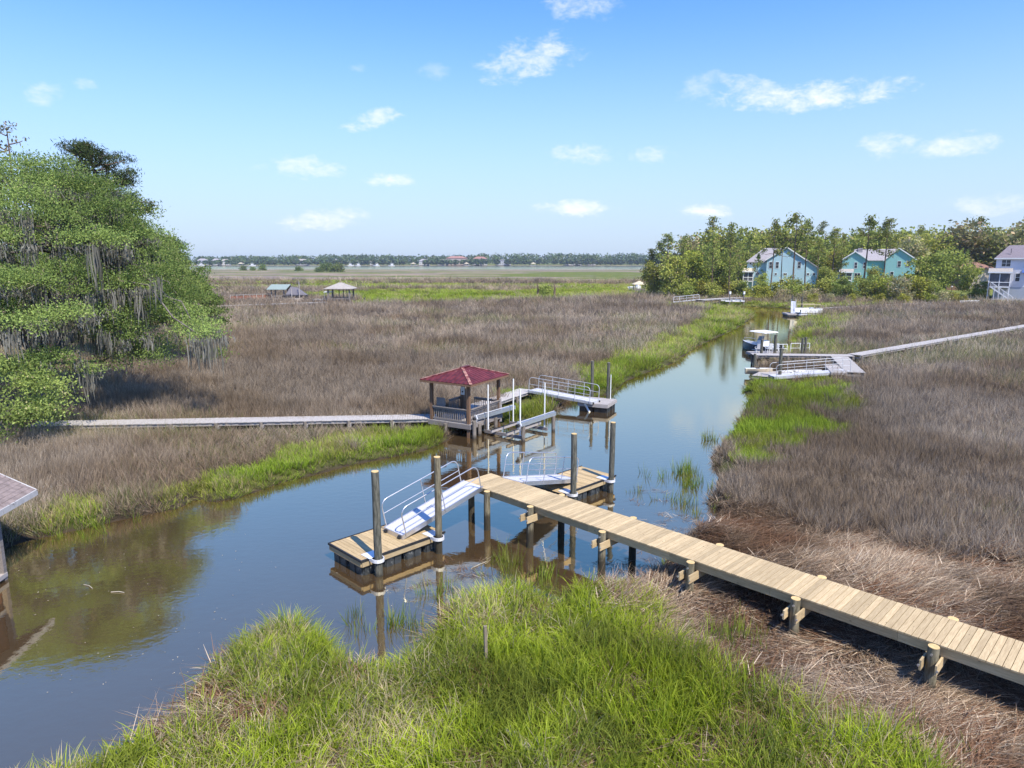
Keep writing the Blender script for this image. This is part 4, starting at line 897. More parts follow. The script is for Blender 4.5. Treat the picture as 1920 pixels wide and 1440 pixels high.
# motorboat with a T-top
bx = Vector((xat(1440, 76.0), 76.0, 0)); t = boat('motorboat', (bx.x + .2, bx.y - 2.6, 0), R(112), 'white topped motorboat with a dark blue hull moored at the right pier'); t.scale = (.86, .86, .86)
add('hull', hull_mesh(6.6, 2.3, .95, NAVY, GEL), t)
MB().box(2.2, 3.4, -.5, .5, .3, 1.55).build('console', GEL, t); MB().poly3([(3.3, -.5, 1.5), (3.3, .5, 1.5), (3.05, .45, 2.1), (3.05, -.45, 2.1)], (.03, 0, 0)).build('windscreen', plain('grey_perspex', (.25, .28, .30), .15, .05, 3), t)
m = MB(); m.poly3([(1.4, -1.1, 2.62), (1.5, -1.15, 2.72), (3.9, -1.1, 2.76), (4.1, -.95, 2.66)], (0, 2.2, 0)); m.build('hard_top', WHITE, t)
for x in (2.1, 3.5):
    for y in (-.8, .8): MB().tube([(x, y * .7, .35), (x, y, 2.66)], .03, 6).build('top_post', ALU, t)
MB().box(.9, 1.6, -.55, .55, .3, .95).build('seat', GEL, t); m = MB(); m.box(-.5, .1, -.22, .22, .35, 1.35); m.build('outboard_motor', BLACK, t)
m = MB(); m.tube([(4.2, .9, 1.1), (4.2, .9, 1.45), (5.8, .5, 1.55), (6.3, 0, 1.6), (5.8, -.5, 1.55), (4.2, -.9, 1.45), (4.2, -.9, 1.1)], .02, 6); m.build('bow_rail', ALU, t)
# skiffs by the low float
sk = P_(1464, 707, .1); t = boat('skiff', (sk.x + .2, sk.y + .4, 0), R(4), 'white open skiff tied below the long right gangway'); add('hull', hull_mesh(3.6, 1.5, .5, GEL, GEL, .9), t); MB().box(1.0, 1.3, -.6, .6, .35, .42).build('seat', GEL, t); MB().box(2.1, 2.4, -.55, .55, .35, .42).build('seat', GEL, t)
sk = P_(1476, 693, .1); t = boat('rowboat', (sk.x, sk.y, 0), R(6), 'grey green rowboat floating between the pier and the long right gangway'); add('hull', hull_mesh(3.2, 1.4, .65, plain('grey_green_hull', (.16, .21, .20), .5, .1, 4), ALU_D, .9), t); MB().box(1.0, 1.3, -.55, .55, .42, .48).build('seat', ALU_D, t)
kk = P_(1432, 700, .5); t = boat('kayak', (kk.x - 1.2, kk.y + 1.2, .5), R(-8), 'cream kayak lying on the low grey float', 'kayak'); add('hull', hull_mesh(2.3, .6, .26, plain('cream_plastic', (.62, .52, .36), .4, .08, 3), GEL, 1.0), t); MB().box(.9, 1.2, -.18, .18, .16, .3).build('seat', BLACK, t)
wb = P_(1464, 727, .25); tag(MB().box(-.28, .28, -.2, .2, 0, .4).build('bucket', WHITE, loc=(wb.x + .3, wb.y, -.05)), 'small white box at the water edge below the tall dark pile', 'box')

# ------------------------------------------------------------------ far right dock with the pontoon boat
t_ = boardwalk(P_(1530, 578, 1.0), P_(1740, 567, 1.05), 1.3, 1.0, 'pale far boardwalk reaching the pontoon boat from the right shore', step=4.5, pitch=.2, beam_m=OLD_X)
fp = P_(1477, 589, .5); float_dock((fp.x, fp.y, 0), R(-8), 0, 2.4, 0, 4.0, .55, 'far grey float left of the pontoon boat', mats=(GREY_X, GREY_Y, GREY_X), bumper=False, single=False)
gangway((fp.x + 1.3, fp.y + .8, .6), (fp.x + 2.6, fp.y + 4.2, 2.6), .8, 'white gangway raised steeply over the far float', h=.7, posts=2, mat=ALU_D, tread=ALU_D, mid=True)
t = boat('pontoon_boat', (P_(1501, 595, 0).x, P_(1501, 595, 0).y, .25), R(5), 'white pontoon boat with beige seats grounded in green cordgrass', 'boat')
for y in (.35, 2.0): MB().tube([(-.2, y, .15), (.1, y, .2), (3.9, y, .2)], [.12, .3, .3], 10).build('pontoon', ALU_D, t)
MB().box(0, 4.1, 0, 2.4, .5, .6).build('deck', GEL, t)
for b_ in ((0, 4.1, 0, .05, .6, 1.3), (0, 2.9, 2.35, 2.4, .6, 1.3), (4.05, 4.1, .05, 2.35, .6, 1.3)): MB().box(*b_).build('side_panel', GEL, t)
BEIGE = plain('beige_vinyl', (.52, .42, .27), .6, .08, 4)
for b_ in ((.1, 1.6, .1, .7, .6, 1.1), (2.4, 3.9, 1.7, 2.3, .6, 1.1)): MB().box(*b_).build('seat', BEIGE, t)
MB().box(1.9, 2.5, .3, .9, .6, 1.5).build('console', ALU_D, t); MB().tube([(.3, .1, 1.3), (.4, .1, 2.0), (3.7, .1, 2.0), (3.8, .1, 1.3)], .05, 6).build('folded_top', BEIGE, t); MB().tube([(.3, 2.3, 1.3), (.4, 2.3, 2.0), (3.7, 2.3, 2.0), (3.8, 2.3, 1.3)], .05, 6).build('folded_top', BEIGE, t)
mooring_pile((fp.x + 2.9, fp.y + 5.5, 0), 3.6, .16, 'broad dark pile standing behind the raised white gangway', top=PILE_O); mooring_pile((fp.x + 5.2, fp.y + 6.5, 0), 3.3, .16, 'broad dark pile behind the pontoon boat', top=PILE_O)

# ------------------------------------------------------------------ far dock at the bend, left of the blue house
g0, g1 = P_(1262, 566, .7), P_(1313, 561, 1.4)
fl = P_(1244, 570, .5); float_dock((fl.x, fl.y, 0), R(12), 0, 3.2, 0, 2.2, .5, 'far floating dock at the left end of the bend dock', mats=(GREY_X, GREY_Y, GREY_X), bumper=False, single=False)
gangway(g0, g1, 1.2, 'white railed gangway of the far dock at the creek bend', h=1.1, posts=3, mat=ALU_W)
boardwalk(P_(1311, 562, 1.4), P_(1372, 558, 1.4), 2.0, 1.4, 'grey pier deck of the far dock at the creek bend', step=3, pitch=.2, cat='pier', name='pier')
boardwalk(P_(1368, 558, 1.35), P_(1440, 557, 1.35), 1.4, 1.35, 'far boardwalk from the bend dock toward the blue house', step=4, pitch=.2)
mooring_pile(P_(1252, 566, 0), 2.6, .14, 'lone dark pile beside the far floating dock', top=PILE_O)
l0, l1 = P_(1366, 573, 0), P_(1393, 573, 0); t = thing('boat_lift', l0, 'white cradle boat lift with two tall posts at the creek bend', 'boat lift', 0)
for x in (.2, 3.4): MB().tube([(x, 0, -1), (x, 0, 2.9)], .16, 8).build('post', PILE_O, t); MB().box(x - .18, x + .18, -.2, .2, 2.6, 3.2).build('motor_box', WHITE, t)
MB().box(-.8, 3.6, -.15, .15, .9, 1.15).build('cradle_beam', ALU_W, t); MB().box(-.8, 3.6, 3.0, 3.3, .9, 1.15).build('cradle_beam', ALU_W, t)
for x in (.6, 2.6): MB().box(x, x + .3, -.6, 3.8, 1.15, 1.35).build('bunk', ALU_W, t)
# tiny gazebo beyond the trees
c_ = P_(1198, 546, .8); TAN = plain('tan_roof', (.55, .47, .33), .8, .1, 4)
def hip_roof(m, x0, x1, y0, y1, z0, z1, rl=.0):
    cx, cy = (x0 + x1) / 2, (y0 + y1) / 2; e = .12
    m.box(x0, x1, y0, y1, z0 - e, z0)
    a_, b_ = ((cx - rl, cy, z1), (cx + rl, cy, z1)) if (x1 - x0) >= (y1 - y0) else ((cx, cy - rl, z1), (cx, cy + rl, z1))
    v4 = [(x0, y0, z0 + .002), (x1, y0, z0 + .002), (x1, y1, z0 + .002), (x0, y1, z0 + .002), a_, b_]
    f4 = [(0, 1, 5, 4), (1, 2, 5), (2, 3, 4, 5), (3, 0, 4)] if (x1 - x0) >= (y1 - y0) else [(0, 1, 4), (1, 2, 5, 4), (2, 3, 5), (3, 0, 4, 5)]
    m._add(v4, f4); return m
t = thing('gazebo', c_, 'tiny far gazebo with a tan roof left of the right hand trees', 'gazebo', 0)
for x in (-1.5, 1.5):
    for y in (-1.5, 1.5): MB().box(x - .12, x + .12, y - .12, y + .12, -1.5, 2.2).build('post', OLD_X, t)
MB().box(-1.9, 1.9, -1.9, 1.9, -.1, .1).build('deck', GREY_X, t); hip_roof(MB(), -2.1, 2.1, -2.1, 2.1, 2.2, 3.2).build('roof', TAN, t); MB().box(-1.6, 1.6, -1.7, -1.6, .1, .9).build('railing', OLD_X, t)
t = boat('moored_boat', P_(1179, 546, .3), R(20), 'small white boat lifted beside the tiny far gazebo'); add('hull', hull_mesh(4.5, 1.8, .9, GEL, GEL), t, (0, 0, .6)); MB().box(2.7, 3.4, -.9, .9, .6, 2.6).build('cabin', WHITE, t)
boardwalk(P_(1205, 545, .8), P_(1250, 546, .9), 1.3, .8, 'pale walk from the tiny far gazebo to the trees', step=5, pitch=.25)

# ------------------------------------------------------------------ far left docks
boardwalk(P_(405, 573.5, 1.25), P_(612, 566, 1.25), 1.6, 1.25, 'pale far boardwalk from the oaks to the grey roofed gazebo', step=6, pitch=.25, beam_m=GREY_X)
GSH = plain('grey_shingle', (.34, .31, .28), .9, .15, 3)
c_ = P_(640, 566, .8); t = thing('gazebo', (c_.x, c_.y, 0), 'far gazebo with a grey hip roof standing before yellow green marsh', 'gazebo', 0); W_ = 2.65
for x in (-2.4, 2.4):
    for y in (-2, 2): MB().box(x - .16, x + .16, y - .16, y + .16, -.5, 3.9).build('post', OLD_X, t)
for x in (-.9, .1, .9): MB().box(x - .08, x + .08, 1.9, 2.06, .8, 3.9).build('post', OLD_X, t)
MB().box(-3.2, 3.2, -2.6, 2.6, .6, .85).build('deck', OLD_X, t); MB().box(-2.3, 2.3, -2.05, -1.95, 1.5, 1.75).build('railing', OLD_X, t); MB().box(-2.3, 2.3, 1.95, 2.05, 1.3, 1.75).build('railing', OLD_X, t); MB().box(-.6, 1.6, -1.0, 0, .85, 1.7).build('table', OLD_X, t)
hip_roof(MB(), -3.2, 3.2, -2.7, 2.7, 3.9, 5.2, .35).build('roof', GSH, t)
mooring_pile((P_(684, 569, .3).x, P_(684, 569, .3).y, 0), 1.7, .18, 'short dark post right of the grey roofed far gazebo', top=PILE_O)
# boat shelter
c_ = P_(511, 560, .8); TEAL_R = plain('grey_green_roof', (.22, .27, .25), .6, .1, 4)
t = thing('boat_shelter', (c_.x, c_.y, 0), 'far open shelter with a grey green gable roof', 'shelter', R(0)); zz = 3.2
for x in (.3, 3.4):
    for y in (-1.4, 1.4): MB().box(x - .12, x + .12, y - .12, y + .12, -.5, zz).build('post', OLD_X, t)
m = MB(); m.poly3([(-.6, -2.2, zz), (4.2, -2.2, zz), (4.2 + .5, 0, zz + 1.15), (-.1, 0, zz + 1.15)], (0, 0, -.12)); m.build('roof', TEAL_R, t); m = MB(); m.poly3([(-.1, 0, zz + 1.15), (4.7, 0, zz + 1.15), (4.2, 2.2, zz), (-.6, 2.2, zz)], (0, 0, -.12)); m.build('roof', TEAL_R, t)
MB().box(-.2, 3.9, -1.7, 1.7, .6, .85).build('deck', OLD_X, t); MB().box(.3, 3.4, -1.45, -1.35, 1.4, 1.65).build('railing', OLD_X, t)
CANV = plain('dark_canvas', (.022, .024, .035), .8, .2, 5); CANV2 = plain('grey_canvas', (.16, .15, .17), .8, .15, 5)
t = boat('covered_boat', (P_(533, 563, .5).x, P_(533, 563, .5).y - 1.0, 0), 0, 'lifted boat under a dark blue and grey canvas cover')
add('hull', hull_mesh(6.3, 2.3, .8, CANV, CANV), t, (0, 0, .9)); m = MB(); m.poly3([(1.0, -.9, 2.0), (6.0, -.9, 1.9), (3.6, -.25, 3.7), (2.2, -.25, 3.9)], (0, .06, 0)); m.poly3([(1.0, .9, 2.0), (6.0, .9, 1.9), (3.6, .25, 3.7), (2.2, .25, 3.9)], (0, .06, 0)); m.hexa([(1, -.85, 1.8), (6, -.85, 1.8), (6, .85, 1.8), (1, .85, 1.8)], [(2.2, -.24, 3.85), (3.6, -.24, 3.65), (3.6, .24, 3.65), (2.2, .24, 3.85)]); m.build('canvas_cover', CANV2, t)
t = thing('boat_lift', (P_(553, 564, .4).x, P_(553, 564, .4).y - 2.2, 0), 'pale timber boat lift frame in front of the covered boat', 'boat lift', 0)
for x in (0, 1.9): MB().tube([(x, 0, -.5), (x, 0, 3.5 + x * .9)], .1, 6).build('post', GREY_X, t)
MB().box(-1.2, 2.6, -.15, .15, .9, 1.15).build('cradle_beam', GREY_X, t); MB().box(-1.0, 3.2, -1.8, -.4, .75, .95).build('deck', GREY_X, t)
t = boat('tender_boat', (P_(592, 566, .6).x, P_(592, 566, .6).y - 1.5, 0), R(0), 'small white boat on a lift left of the grey roofed far gazebo'); add('hull', hull_mesh(5.2, 1.7, .6, GEL, GEL), t, (0, 0, .75)); MB().box(2.6, 4.6, -.9, .9, 2.9, 3.05).build('canopy', ALU_W, t)
for x in (2.7, 4.4): MB().tube([(x, -.7, 1.1), (x, -.7, 2.9)], .05, 5).build('canopy_post', ALU, t)
RED = plain('red_brown_fence_board', (.26, .085, .045), .8, .2, 4)
f0, f1 = P_(432, 564, .7), P_(516, 560.5, .7); d = f1 - f0; t = thing('fence', (f0.x, f0.y, 0), 'low red brown board fence along the far left walk', 'fence', math.atan2(d.y, d.x)); L = math.hypot(d.x, d.y); n = 34
for k in range(n): MB().box(k * L / n + .03, (k + 1) * L / n - .03, -.02, .02, .5, 1.75 + rnd.uniform(-.05, .05)).build('board', RED, t)
for k in range(8): MB().box(k * L / 7 - .07, k * L / 7 + .07, -.1, -.025, .3, 2.0).build('post', GREY_X, t)
MB().box(0, L, -.12, .06, 2.0, 2.08).build('top_rail', GREY_X, t)

# ------------------------------------------------------------------ houses on the right shore
GLASS = plain('dark_window_glass', (.022, .028, .04), .12, .3, 1.5, spec=.7); ROOFG = plain('grey_roof_shingle', (.30, .28, .29), .9, .12, 2.5); SCREEN = plain('porch_screen', (.10, .10, .11), .6, .2, 2)
def siding(name, col):
    m, q, o = new_mat(name); t = q.n('ShaderNodeTexCoord'); s_ = q.n('ShaderNodeSeparateXYZ'); q.l(t.outputs['Object'], s_.inputs[0]); p = q.n('ShaderNodeBsdfPrincipled'); q.l(p.outputs[0], o.inputs[0])
    fr_ = q.m('FRACT', q.m('DIVIDE', s_.outputs[2], .19)); c = q.mix(q.m('MULTIPLY', q.noise(t.outputs['Object'], 1.2, 4), .25), col, tuple(v * .8 for v in col))
    q.l(c, p.inputs['Base Color']); p.inputs['Roughness'].default_value = .6
    bp = q.n('ShaderNodeBump'); bp.inputs['Strength'].default_value = .8; bp.inputs['Distance'].default_value = .03; q.l(fr_, bp.inputs['Height']); q.l(bp.outputs[0], p.inputs['Normal']); return m
BLUE = siding('pale_blue_siding', (.42, .62, .71)); TEAL = siding('teal_siding', (.24, .50, .49)); WSID = siding('white_siding', (.72, .72, .77)); GBL = siding('grey_blue_base', (.42, .46, .52))
def gable_wall(p, x0, x1, y0, y1, z0, z1, zr, mat, name='wall', lean=.5):
    """block whose gable end faces -y; ridge along y"""
    xm = x0 + (x1 - x0) * lean; m = MB(); m.poly3([(x0, y0, z0), (x1, y0, z0), (x1, y0, z1), (xm, y0, zr), (x0, y0, z1)], (0, y1 - y0, 0)); return m.build(name, mat, p)
def gable_roof(p, x0, x1, y0, y1, z1, zr, mat, ov=.45, lean=.5, trim=WHITE):
    xm = x0 + (x1 - x0) * lean; out = None
    for (xa, s) in ((x0, -1), (x1, 1)):
        sl = (zr - z1) / abs(xm - xa); e = (xa + s * ov, z1 - sl * ov)
        m = MB(); m.poly3([(e[0], y0 - ov, e[1] + .03), (xm, y0 - ov, zr + .03), (xm, y0 - ov, zr + .25), (e[0], y0 - ov, e[1] + .25)], (0, y1 - y0 + 2 * ov, 0)); o_ = m.build('roof', mat, p)
        m = MB(); m.poly3([(e[0], y0 - ov - .06, e[1] - .06), (xm, y0 - ov - .06, zr - .06), (xm, y0 - ov - .06, zr + .27), (e[0], y0 - ov - .06, e[1] + .27)], (0, .055, 0)); m.build('barge_board', trim, o_)
def side_roof(p, x0, x1, y0, y1, z1, zr, mat, ov=.4):
    """ridge along x"""
    ym = (y0 + y1) / 2
    for ya, s in ((y0, -1), (y1, 1)):
        sl = (zr - z1) / abs(ym - ya); m = MB(); m.poly3([(x0 - ov, ya + s * ov, z1 - sl * ov + .03), (x0 - ov, ym, zr + .03), (x0 - ov, ym, zr + .25), (x0 - ov, ya + s * ov, z1 - sl * ov + .25)], (x1 - x0 + 2 * ov, 0, 0)); m.build('roof', mat, p)
def window(p, x, z, w, h, y, mull=True, cols=1):
    m = MB(); f = .09
    for b_ in ((x - w / 2 - f, x + w / 2 + f, z - h / 2 - f, z - h / 2), (x - w / 2 - f, x + w / 2 + f, z + h / 2, z + h / 2 + f), (x - w / 2 - f, x - w / 2, z - h / 2, z + h / 2), (x + w / 2, x + w / 2 + f, z - h / 2, z + h / 2)): m.box(b_[0], b_[1], y - .08, y - .003, b_[2], b_[3])
    if mull: m.box(x - w / 2, x + w / 2, y - .06, y - .003, z - .03, z + .03)
    for c in range(1, cols): xx = x - w / 2 + w * c / cols; m.box(xx - .05, xx + .05, y - .065, y - .003, z - h / 2, z + h / 2)
    o_ = m.build('window', WHITE, p); MB().box(x - w / 2, x + w / 2, y - .03, y - .004, z - h / 2, z + h / 2).build('pane', GLASS, o_); return o_
def porch(p, x0, x1, y0, y1, z0, zf, z1, roofm=None):
    """screened porch on posts; front at y0"""
    r_ = MB().box(x0, x1, y0, y1, zf - .25, zf).build('porch', WHITE, p)
    for k in range(3):
        x = x0 + .1 + (x1 - x0 - .2) * k / 2
        MB().box(x - .11, x + .11, y0, y0 + .22, z0, z1).build('post', WHITE, r_)
    MB().box(x0 + .2, x1 - .2, y0 + .08, y0 + .12, zf + .0, z1 - .2).build('screen', SCREEN, r_); MB().box(x0, x1, y0 - .03, y0 + .05, zf + .85, zf + 1.0).build('railing', WHITE, r_)
    m = MB(); m.poly3([(x0 - .3, y0 - .4, z1), (x0 - .3, y1, z1 + .8), (x0 - .3, y1, z1 + 1.0), (x0 - .3, y0 - .4, z1 + .2)], (x1 - x0 + .6, 0, 0)); m.build('porch_roof', roofm or ROOFG, r_)
    m = MB(); m.box(x0 - .32, x1 + .32, y0 - .44, y0 - .38, z1 - .1, z1 + .22); m.build('eave_board', WHITE, r_)

def face_viewer(t):                       # the houses stand square to the creek they look down
    a_ = -math.atan2(t.location.x, t.location.y); t.rotation_euler = (0, 0, a_); t.scale = (math.cos(a_), 1, 1)
def place(Yd):                            # readers of photo points at the depth of one front wall
    return lambda px: xat(px, Yd, 6), lambda py: zat(py, Yd)
# pale blue house
Yh = 196; X, Z = place(Yh); hx = X(1465); t = thing('house', (hx, Yh, 0), 'pale blue house with grey roofs half hidden behind tall pines', 'house', 0); face_viewer(t)
x0, x1 = X(1436) - hx, X(1507) - hx
gable_wall(t, x0, x1, 0, 12, .6, Z(487), Z(464), BLUE, lean=.5); gable_roof(t, x0, x1, 0, 12, Z(487), Z(464), ROOFG)
xl = X(1398) - hx; MB().box(xl, x0 - .01, 3, 12, .6, Z(490)).build('wall', BLUE, t)
m = MB(); m.poly3([(xl - .5, 2.4, Z(491)), (x0 + 3.2, 2.4, Z(491)), (x0 + 4.5, 7.5, Z(464)), (xl + 4.5, 7.5, Z(464))], (0, 0, -.2)); m.build('roof', ROOFG, t); m = MB(); m.poly3([(xl - .5, 12.4, Z(491)), (xl - .5, 2.4, Z(491)), (xl + 4.5, 7.5, Z(464))], (0, 0, -.18)); m.build('roof', ROOFG, t)
xr = X(1533) - hx; m = MB(); m.poly3([(x1 + .01, 1.5, .6), (xr, 1.5, .6), (xr, 1.5, Z(503)), (x1 + .01, 1.5, Z(486))], (0, 9, 0)); m.build('wall', BLUE, t); m = MB(); m.poly3([(x1 - .2, 1.0, Z(485)), (xr + .4, 1.0, Z(505)), (xr + .4, 1.0, Z(503)), (x1 - .2, 1.0, Z(483))], (0, 10, 0)); m.build('roof', ROOFG, t)
for px, py, w, h, y, c in ((1443.5, 497, .8, 1.7, 0, 1), (1456, 497, .8, 1.7, 0, 1), (1497, 497, .8, 1.7, 0, 1), (1472, 514, .9, .55, 0, 2), (1454.5, 514, .5, .55, 0, 1), (1514.5, 514, .6, .6, 1.5, 1), (1525.5, 514, .6, .6, 1.5, 1), (1419, 514, .9, .6, 3, 3), (1434, 517, .75, 1.5, 3, 1), (1404, 494, .4, .6, 3, 1), (1410, 494, .4, .6, 3, 1)): window(t, X(px) - hx, Z(py), w, h, y, h > 1, c)
porch(t, X(1392) - hx, X(1412) - hx, -.6, 3, .4, Z(527), Z(510), TAN); window(t, X(1466) - hx, Z(528), 1.0, 1.2, 0)
MB().box(x0, xr, -.05, -.003, .6, 1.5).build('foundation', WHITE, t)
# teal house
Yh = 200; X, Z = place(Yh); hx = X(1640); t = thing('house', (hx, Yh, 0), 'teal house with two gables beyond the marsh shrubs', 'house', 0); face_viewer(t)
x0, x1 = X(1576) - hx, X(1624) - hx; gable_wall(t, x0, x1, 0, 14, .6, Z(487), Z(472), TEAL); gable_roof(t, x0, x1, 0, 14, Z(487), Z(472), ROOFG)
x2, x3 = X(1657) - hx, X(1714) - hx; gable_wall(t, x2, x3, 3, 15, .6, Z(487), Z(466), TEAL, lean=.42); gable_roof(t, x2, x3, 3, 15, Z(487), Z(466), ROOFG, lean=.42)
MB().box(x1 + .01, x2 - .01, 5, 14, .6, Z(488)).build('wall', TEAL, t); m = MB(); m.poly3([(x0 + 3, 4.5, Z(488)), (x2 + 3, 4.5, Z(488)), (x2 + 3, 9.5, Z(466)), (x0 + 3, 9.5, Z(466))], (0, 0, -.2)); m.build('roof', ROOFG, t)
MB().box(X(1603) - hx, X(1612) - hx, 8, 9.4, Z(480), Z(464)).build('chimney', ROOFG, t)
for px, py, w, h, y, c in ((1602.5, 497.5, .8, 1.7, 0, 1), (1619.5, 497.5, .8, 1.7, 0, 1), (1607, 519, 1.7, 2.0, 0, 2), (1684, 495, .9, 1.6, 3, 1), (1700, 495, .9, 1.6, 3, 1), (1672, 515, .9, 1.6, 3, 1)): window(t, X(px) - hx, Z(py), w, h, y, True, c)
porch(t, X(1574) - hx, X(1598) - hx, -2.6, -.01, .4, Z(525), Z(511), GSH); MB().box(X(1545) - hx, X(1573) - hx, 4, 10, .6, Z(512)).build('garage_wall', WHITE, t); m = MB(); m.poly3([(X(1543) - hx, 3.5, Z(512)), (X(1575) - hx, 3.5, Z(512)), (X(1575) - hx, 7, Z(500)), (X(1550) - hx, 7, Z(494))], (0, 0, -.2)); m.build('roof', plain('brown_roof', (.28, .21, .18), .9, .1, 3), t)
MB().box(x0, x1, -.05, -.003, .6, 1.4).build('foundation', WHITE, t)
# white house at the right edge
Yh = 160; X, Z = place(Yh); hx = X(1890); t = thing('house', (hx, Yh, 0), 'white house with a purple grey roof and stairs at the right edge', 'house', 0); face_viewer(t); WH = t; PUR = plain('purple_grey_roof', (.20, .17, .19), .9, .12, 2.5)
x0, x1 = X(1864) - hx, X(1990) - hx; zg = .9
MB().box(x0, x1, 0, 11, Z(538), Z(484)).build('wall', WSID, t); MB().box(x0 + .05, x1, .03, 11, zg - .4, Z(538) - .01).build('foundation', GBL, t)
m = MB(); m._add([(x0 - .5, -.5, Z(484)), (x1 + .5, -.5, Z(484)), (x1 + .5, 11.5, Z(484)), (x0 - .5, 11.5, Z(484)), (x0 + 2.6, 5.5, Z(459)), (x1 - 3, 5.5, Z(459))], [(0, 1, 5, 4), (1, 2, 5), (2, 3, 4, 5), (3, 0, 4), (3, 2, 1, 0)]); rr = m.build('roof', PUR, t); MB().box(x0 - .55, x1 + .5, -.6, -.5, Z(484) - .25, Z(484) + .05).build('eave_board', WHITE, rr)
MB().tube([(x0 + 3.2, 1.2, Z(475)), (x0 + 3.2, 1.2, Z(466))], .12, 8).build('vent_pipe', PUR, rr)
for px, py, w, h, c in ((1883, 493.5, 2.0, 1.5, 2), (1907.5, 520, .95, 1.75, 1), (1930, 494, 2.0, 1.5, 2)): window(t, X(px) - hx, Z(py), w, h, 0, True, c)
MB().poly3([(X(1914) - hx, -.9, Z(511)), (X(1940) - hx, -.9, Z(511)), (X(1940) - hx, 0, Z(506)), (X(1914) - hx, 0, Z(506))], (0, 0, -.08)).build('awning', plain('blue_awning', (.05, .10, .28), .7, .1, 4), t)
porch(t, X(1854) - hx, X(1895) - hx, -3.2, -.01, zg - .3, Z(536.5), Z(511), GSH)
sx0 = X(1858) - hx; zt = Z(536); st_ = thing('staircase', (0, 0, 0), 'white outdoor staircase climbing to the white house porch', 'staircase', 0); n = 14; c_, s_ = math.cos(WH.rotation_euler.z), math.sin(WH.rotation_euler.z); lx_, ly_ = sx0 * c_, -4.6
st_.location = (hx + lx_ * c_ - ly_ * s_, Yh + lx_ * s_ + ly_ * c_, 0); st_.rotation_euler = (0, 0, WH.rotation_euler.z)
for k in range(n): MB().box(k * .33, k * .33 + .36, 0, 1.2, zt - (k + 1) * (zt - zg) / n - .05, zt - (k + 1) * (zt - zg) / n).build('tread', GREY_X, st_)
for y in (-.05, 1.25):
    m = MB(); m.poly3([(0, y, zt - .2), (n * .33, y, zg - .15), (n * .33, y, zg + .1), (0, y, zt + .05)], (0, .06, 0)); m.build('stringer', WHITE, st_); MB().beam((0, y + .03, zt + 1.0), (n * .33, y + .03, zg + 1.0), .08, .08).build('handrail', WHITE, st_)
    for k in range(6): x = n * .33 * k / 5; MB().box(x - .05, x + .05, y - .02, y + .08, zg - .3, zt + 1.0 - (zt - zg) * k / 5).build('post', WHITE if k else OLD_X, st_)
    for k in range(18): x = n * .33 * (k + .5) / 18; MB().box(x - .02, x + .02, y + .01, y + .05, zt + .0 - (zt - zg) * (k + .5) / 18, zt + 1.0 - (zt - zg) * (k + .5) / 18).build('baluster', WHITE, st_)
# yard: chairs, fence, lamp, hedge wall
def lounge(px, py, lab):
    p = at(px, py, 1.1); t = thing('lawn_chair', (p.x, p.y, 1.0), lab, 'lawn chair', R(20), 'white lawn chairs before the white house')
    MB().poly3([(0, 0, .32), (.75, 0, .28), (.75, 0, .34), (0, 0, .38)], (0, .65, 0)).build('seat', WHITE, t); MB().poly3([(.7, 0, .3), (1.15, 0, .95), (1.2, 0, .92), (.75, 0, .28)], (0, .65, 0)).build('backrest', WHITE, t)
    for x in (.08, .7):
        for y in (.05, .6): MB().box(x - .04, x + .04, y - .04, y + .04, 0, .34).build('leg', WHITE, t)
lounge(1902, 561, 'left white lawn chair in front of the white house'); lounge(1912, 561, 'right white lawn chair in front of the white house')
f0, f1 = at(1775, 530, 1.2), at(1815, 530, 1.2); f0 = Vector((xat(1772, 205), 205, 0)); f1 = Vector((xat(1812, 205), 205, 0)); t = thing('fence', (f0.x, f0.y, 1), 'brown wooden yard fence between the trees and the white house', 'fence', 0); L = f1.x - f0.x
for k in range(26): MB().box(k * L / 26 + .01, (k + 1) * L / 26 - .01, 0, .04, -.2, 1.8).build('board', POST_Z, t)
for k in range(5): MB().box(k * L / 4 - .06, k * L / 4 + .06, .045, .15, -.2, 1.9).build('post', POST_Z, t)
t = thing('garden_lamp', (xat(1783, 178), 178, 1), 'black garden lamp post with a white globe on the yellow lawn', 'lamp', 0); MB().tube([(0, 0, -.2), (0, 0, 2.3)], .06, 8).build('pole', BLACK, t)
m = MB(); m.tube([(0, 0, 2.3), (0, 0, 2.36), (0, 0, 2.5), (0, 0, 2.64), (0, 0, 2.7)], [.08, .17, .21, .17, .06], 12); m.build('globe', WHITE, t)
t = boat('upturned_canoe', (xat(1802, 150), 150, 1.0), R(10), 'white canoe lying on the bank grass before the lawn', 'canoe'); add('hull', hull_mesh(4.6, .9, .4, GEL, GEL, 1.0), t, (0, 0, .1)); MB().box(1.5, 1.8, -.35, .35, .35, .4).build('seat', GREY_X, t)
t = thing('low_dock_rail', (xat(1858, 150), 150, 0), 'low grey rail with posts along the marsh edge by the white house', 'railing', R(-4))
for k in range(5): MB().tube([(k * 2.2, 0, 0), (k * 2.2, 0, 1.9)], .06, 6).build('post', GREY_X, t)
MB().beam((0, 0, 1.85), (8.8, 0, 1.85), .08, .08).build('rail', GREY_X, t)
# brown house glimpsed in the wood
Yh = 214; X, Z = place(Yh); hx = X(1838); t = thing('house', (hx, Yh, 0), 'reddish brown house glimpsed in the wood left of the white house', 'house', 0); BR = siding('tan_siding', (.40, .33, .27)); MB().box(-3, 3.4, 0, 8, .6, Z(503)).build('wall', BR, t); m = MB(); hip_roof(m, -3.8, 4.2, -.8, 8.8, Z(503), Z(492), 1.5); m.build('roof', plain('red_brown_roof', (.24, .13, .10), .9, .12, 3), t); window(t, 0, Z(511), 1, 1.5, 0)
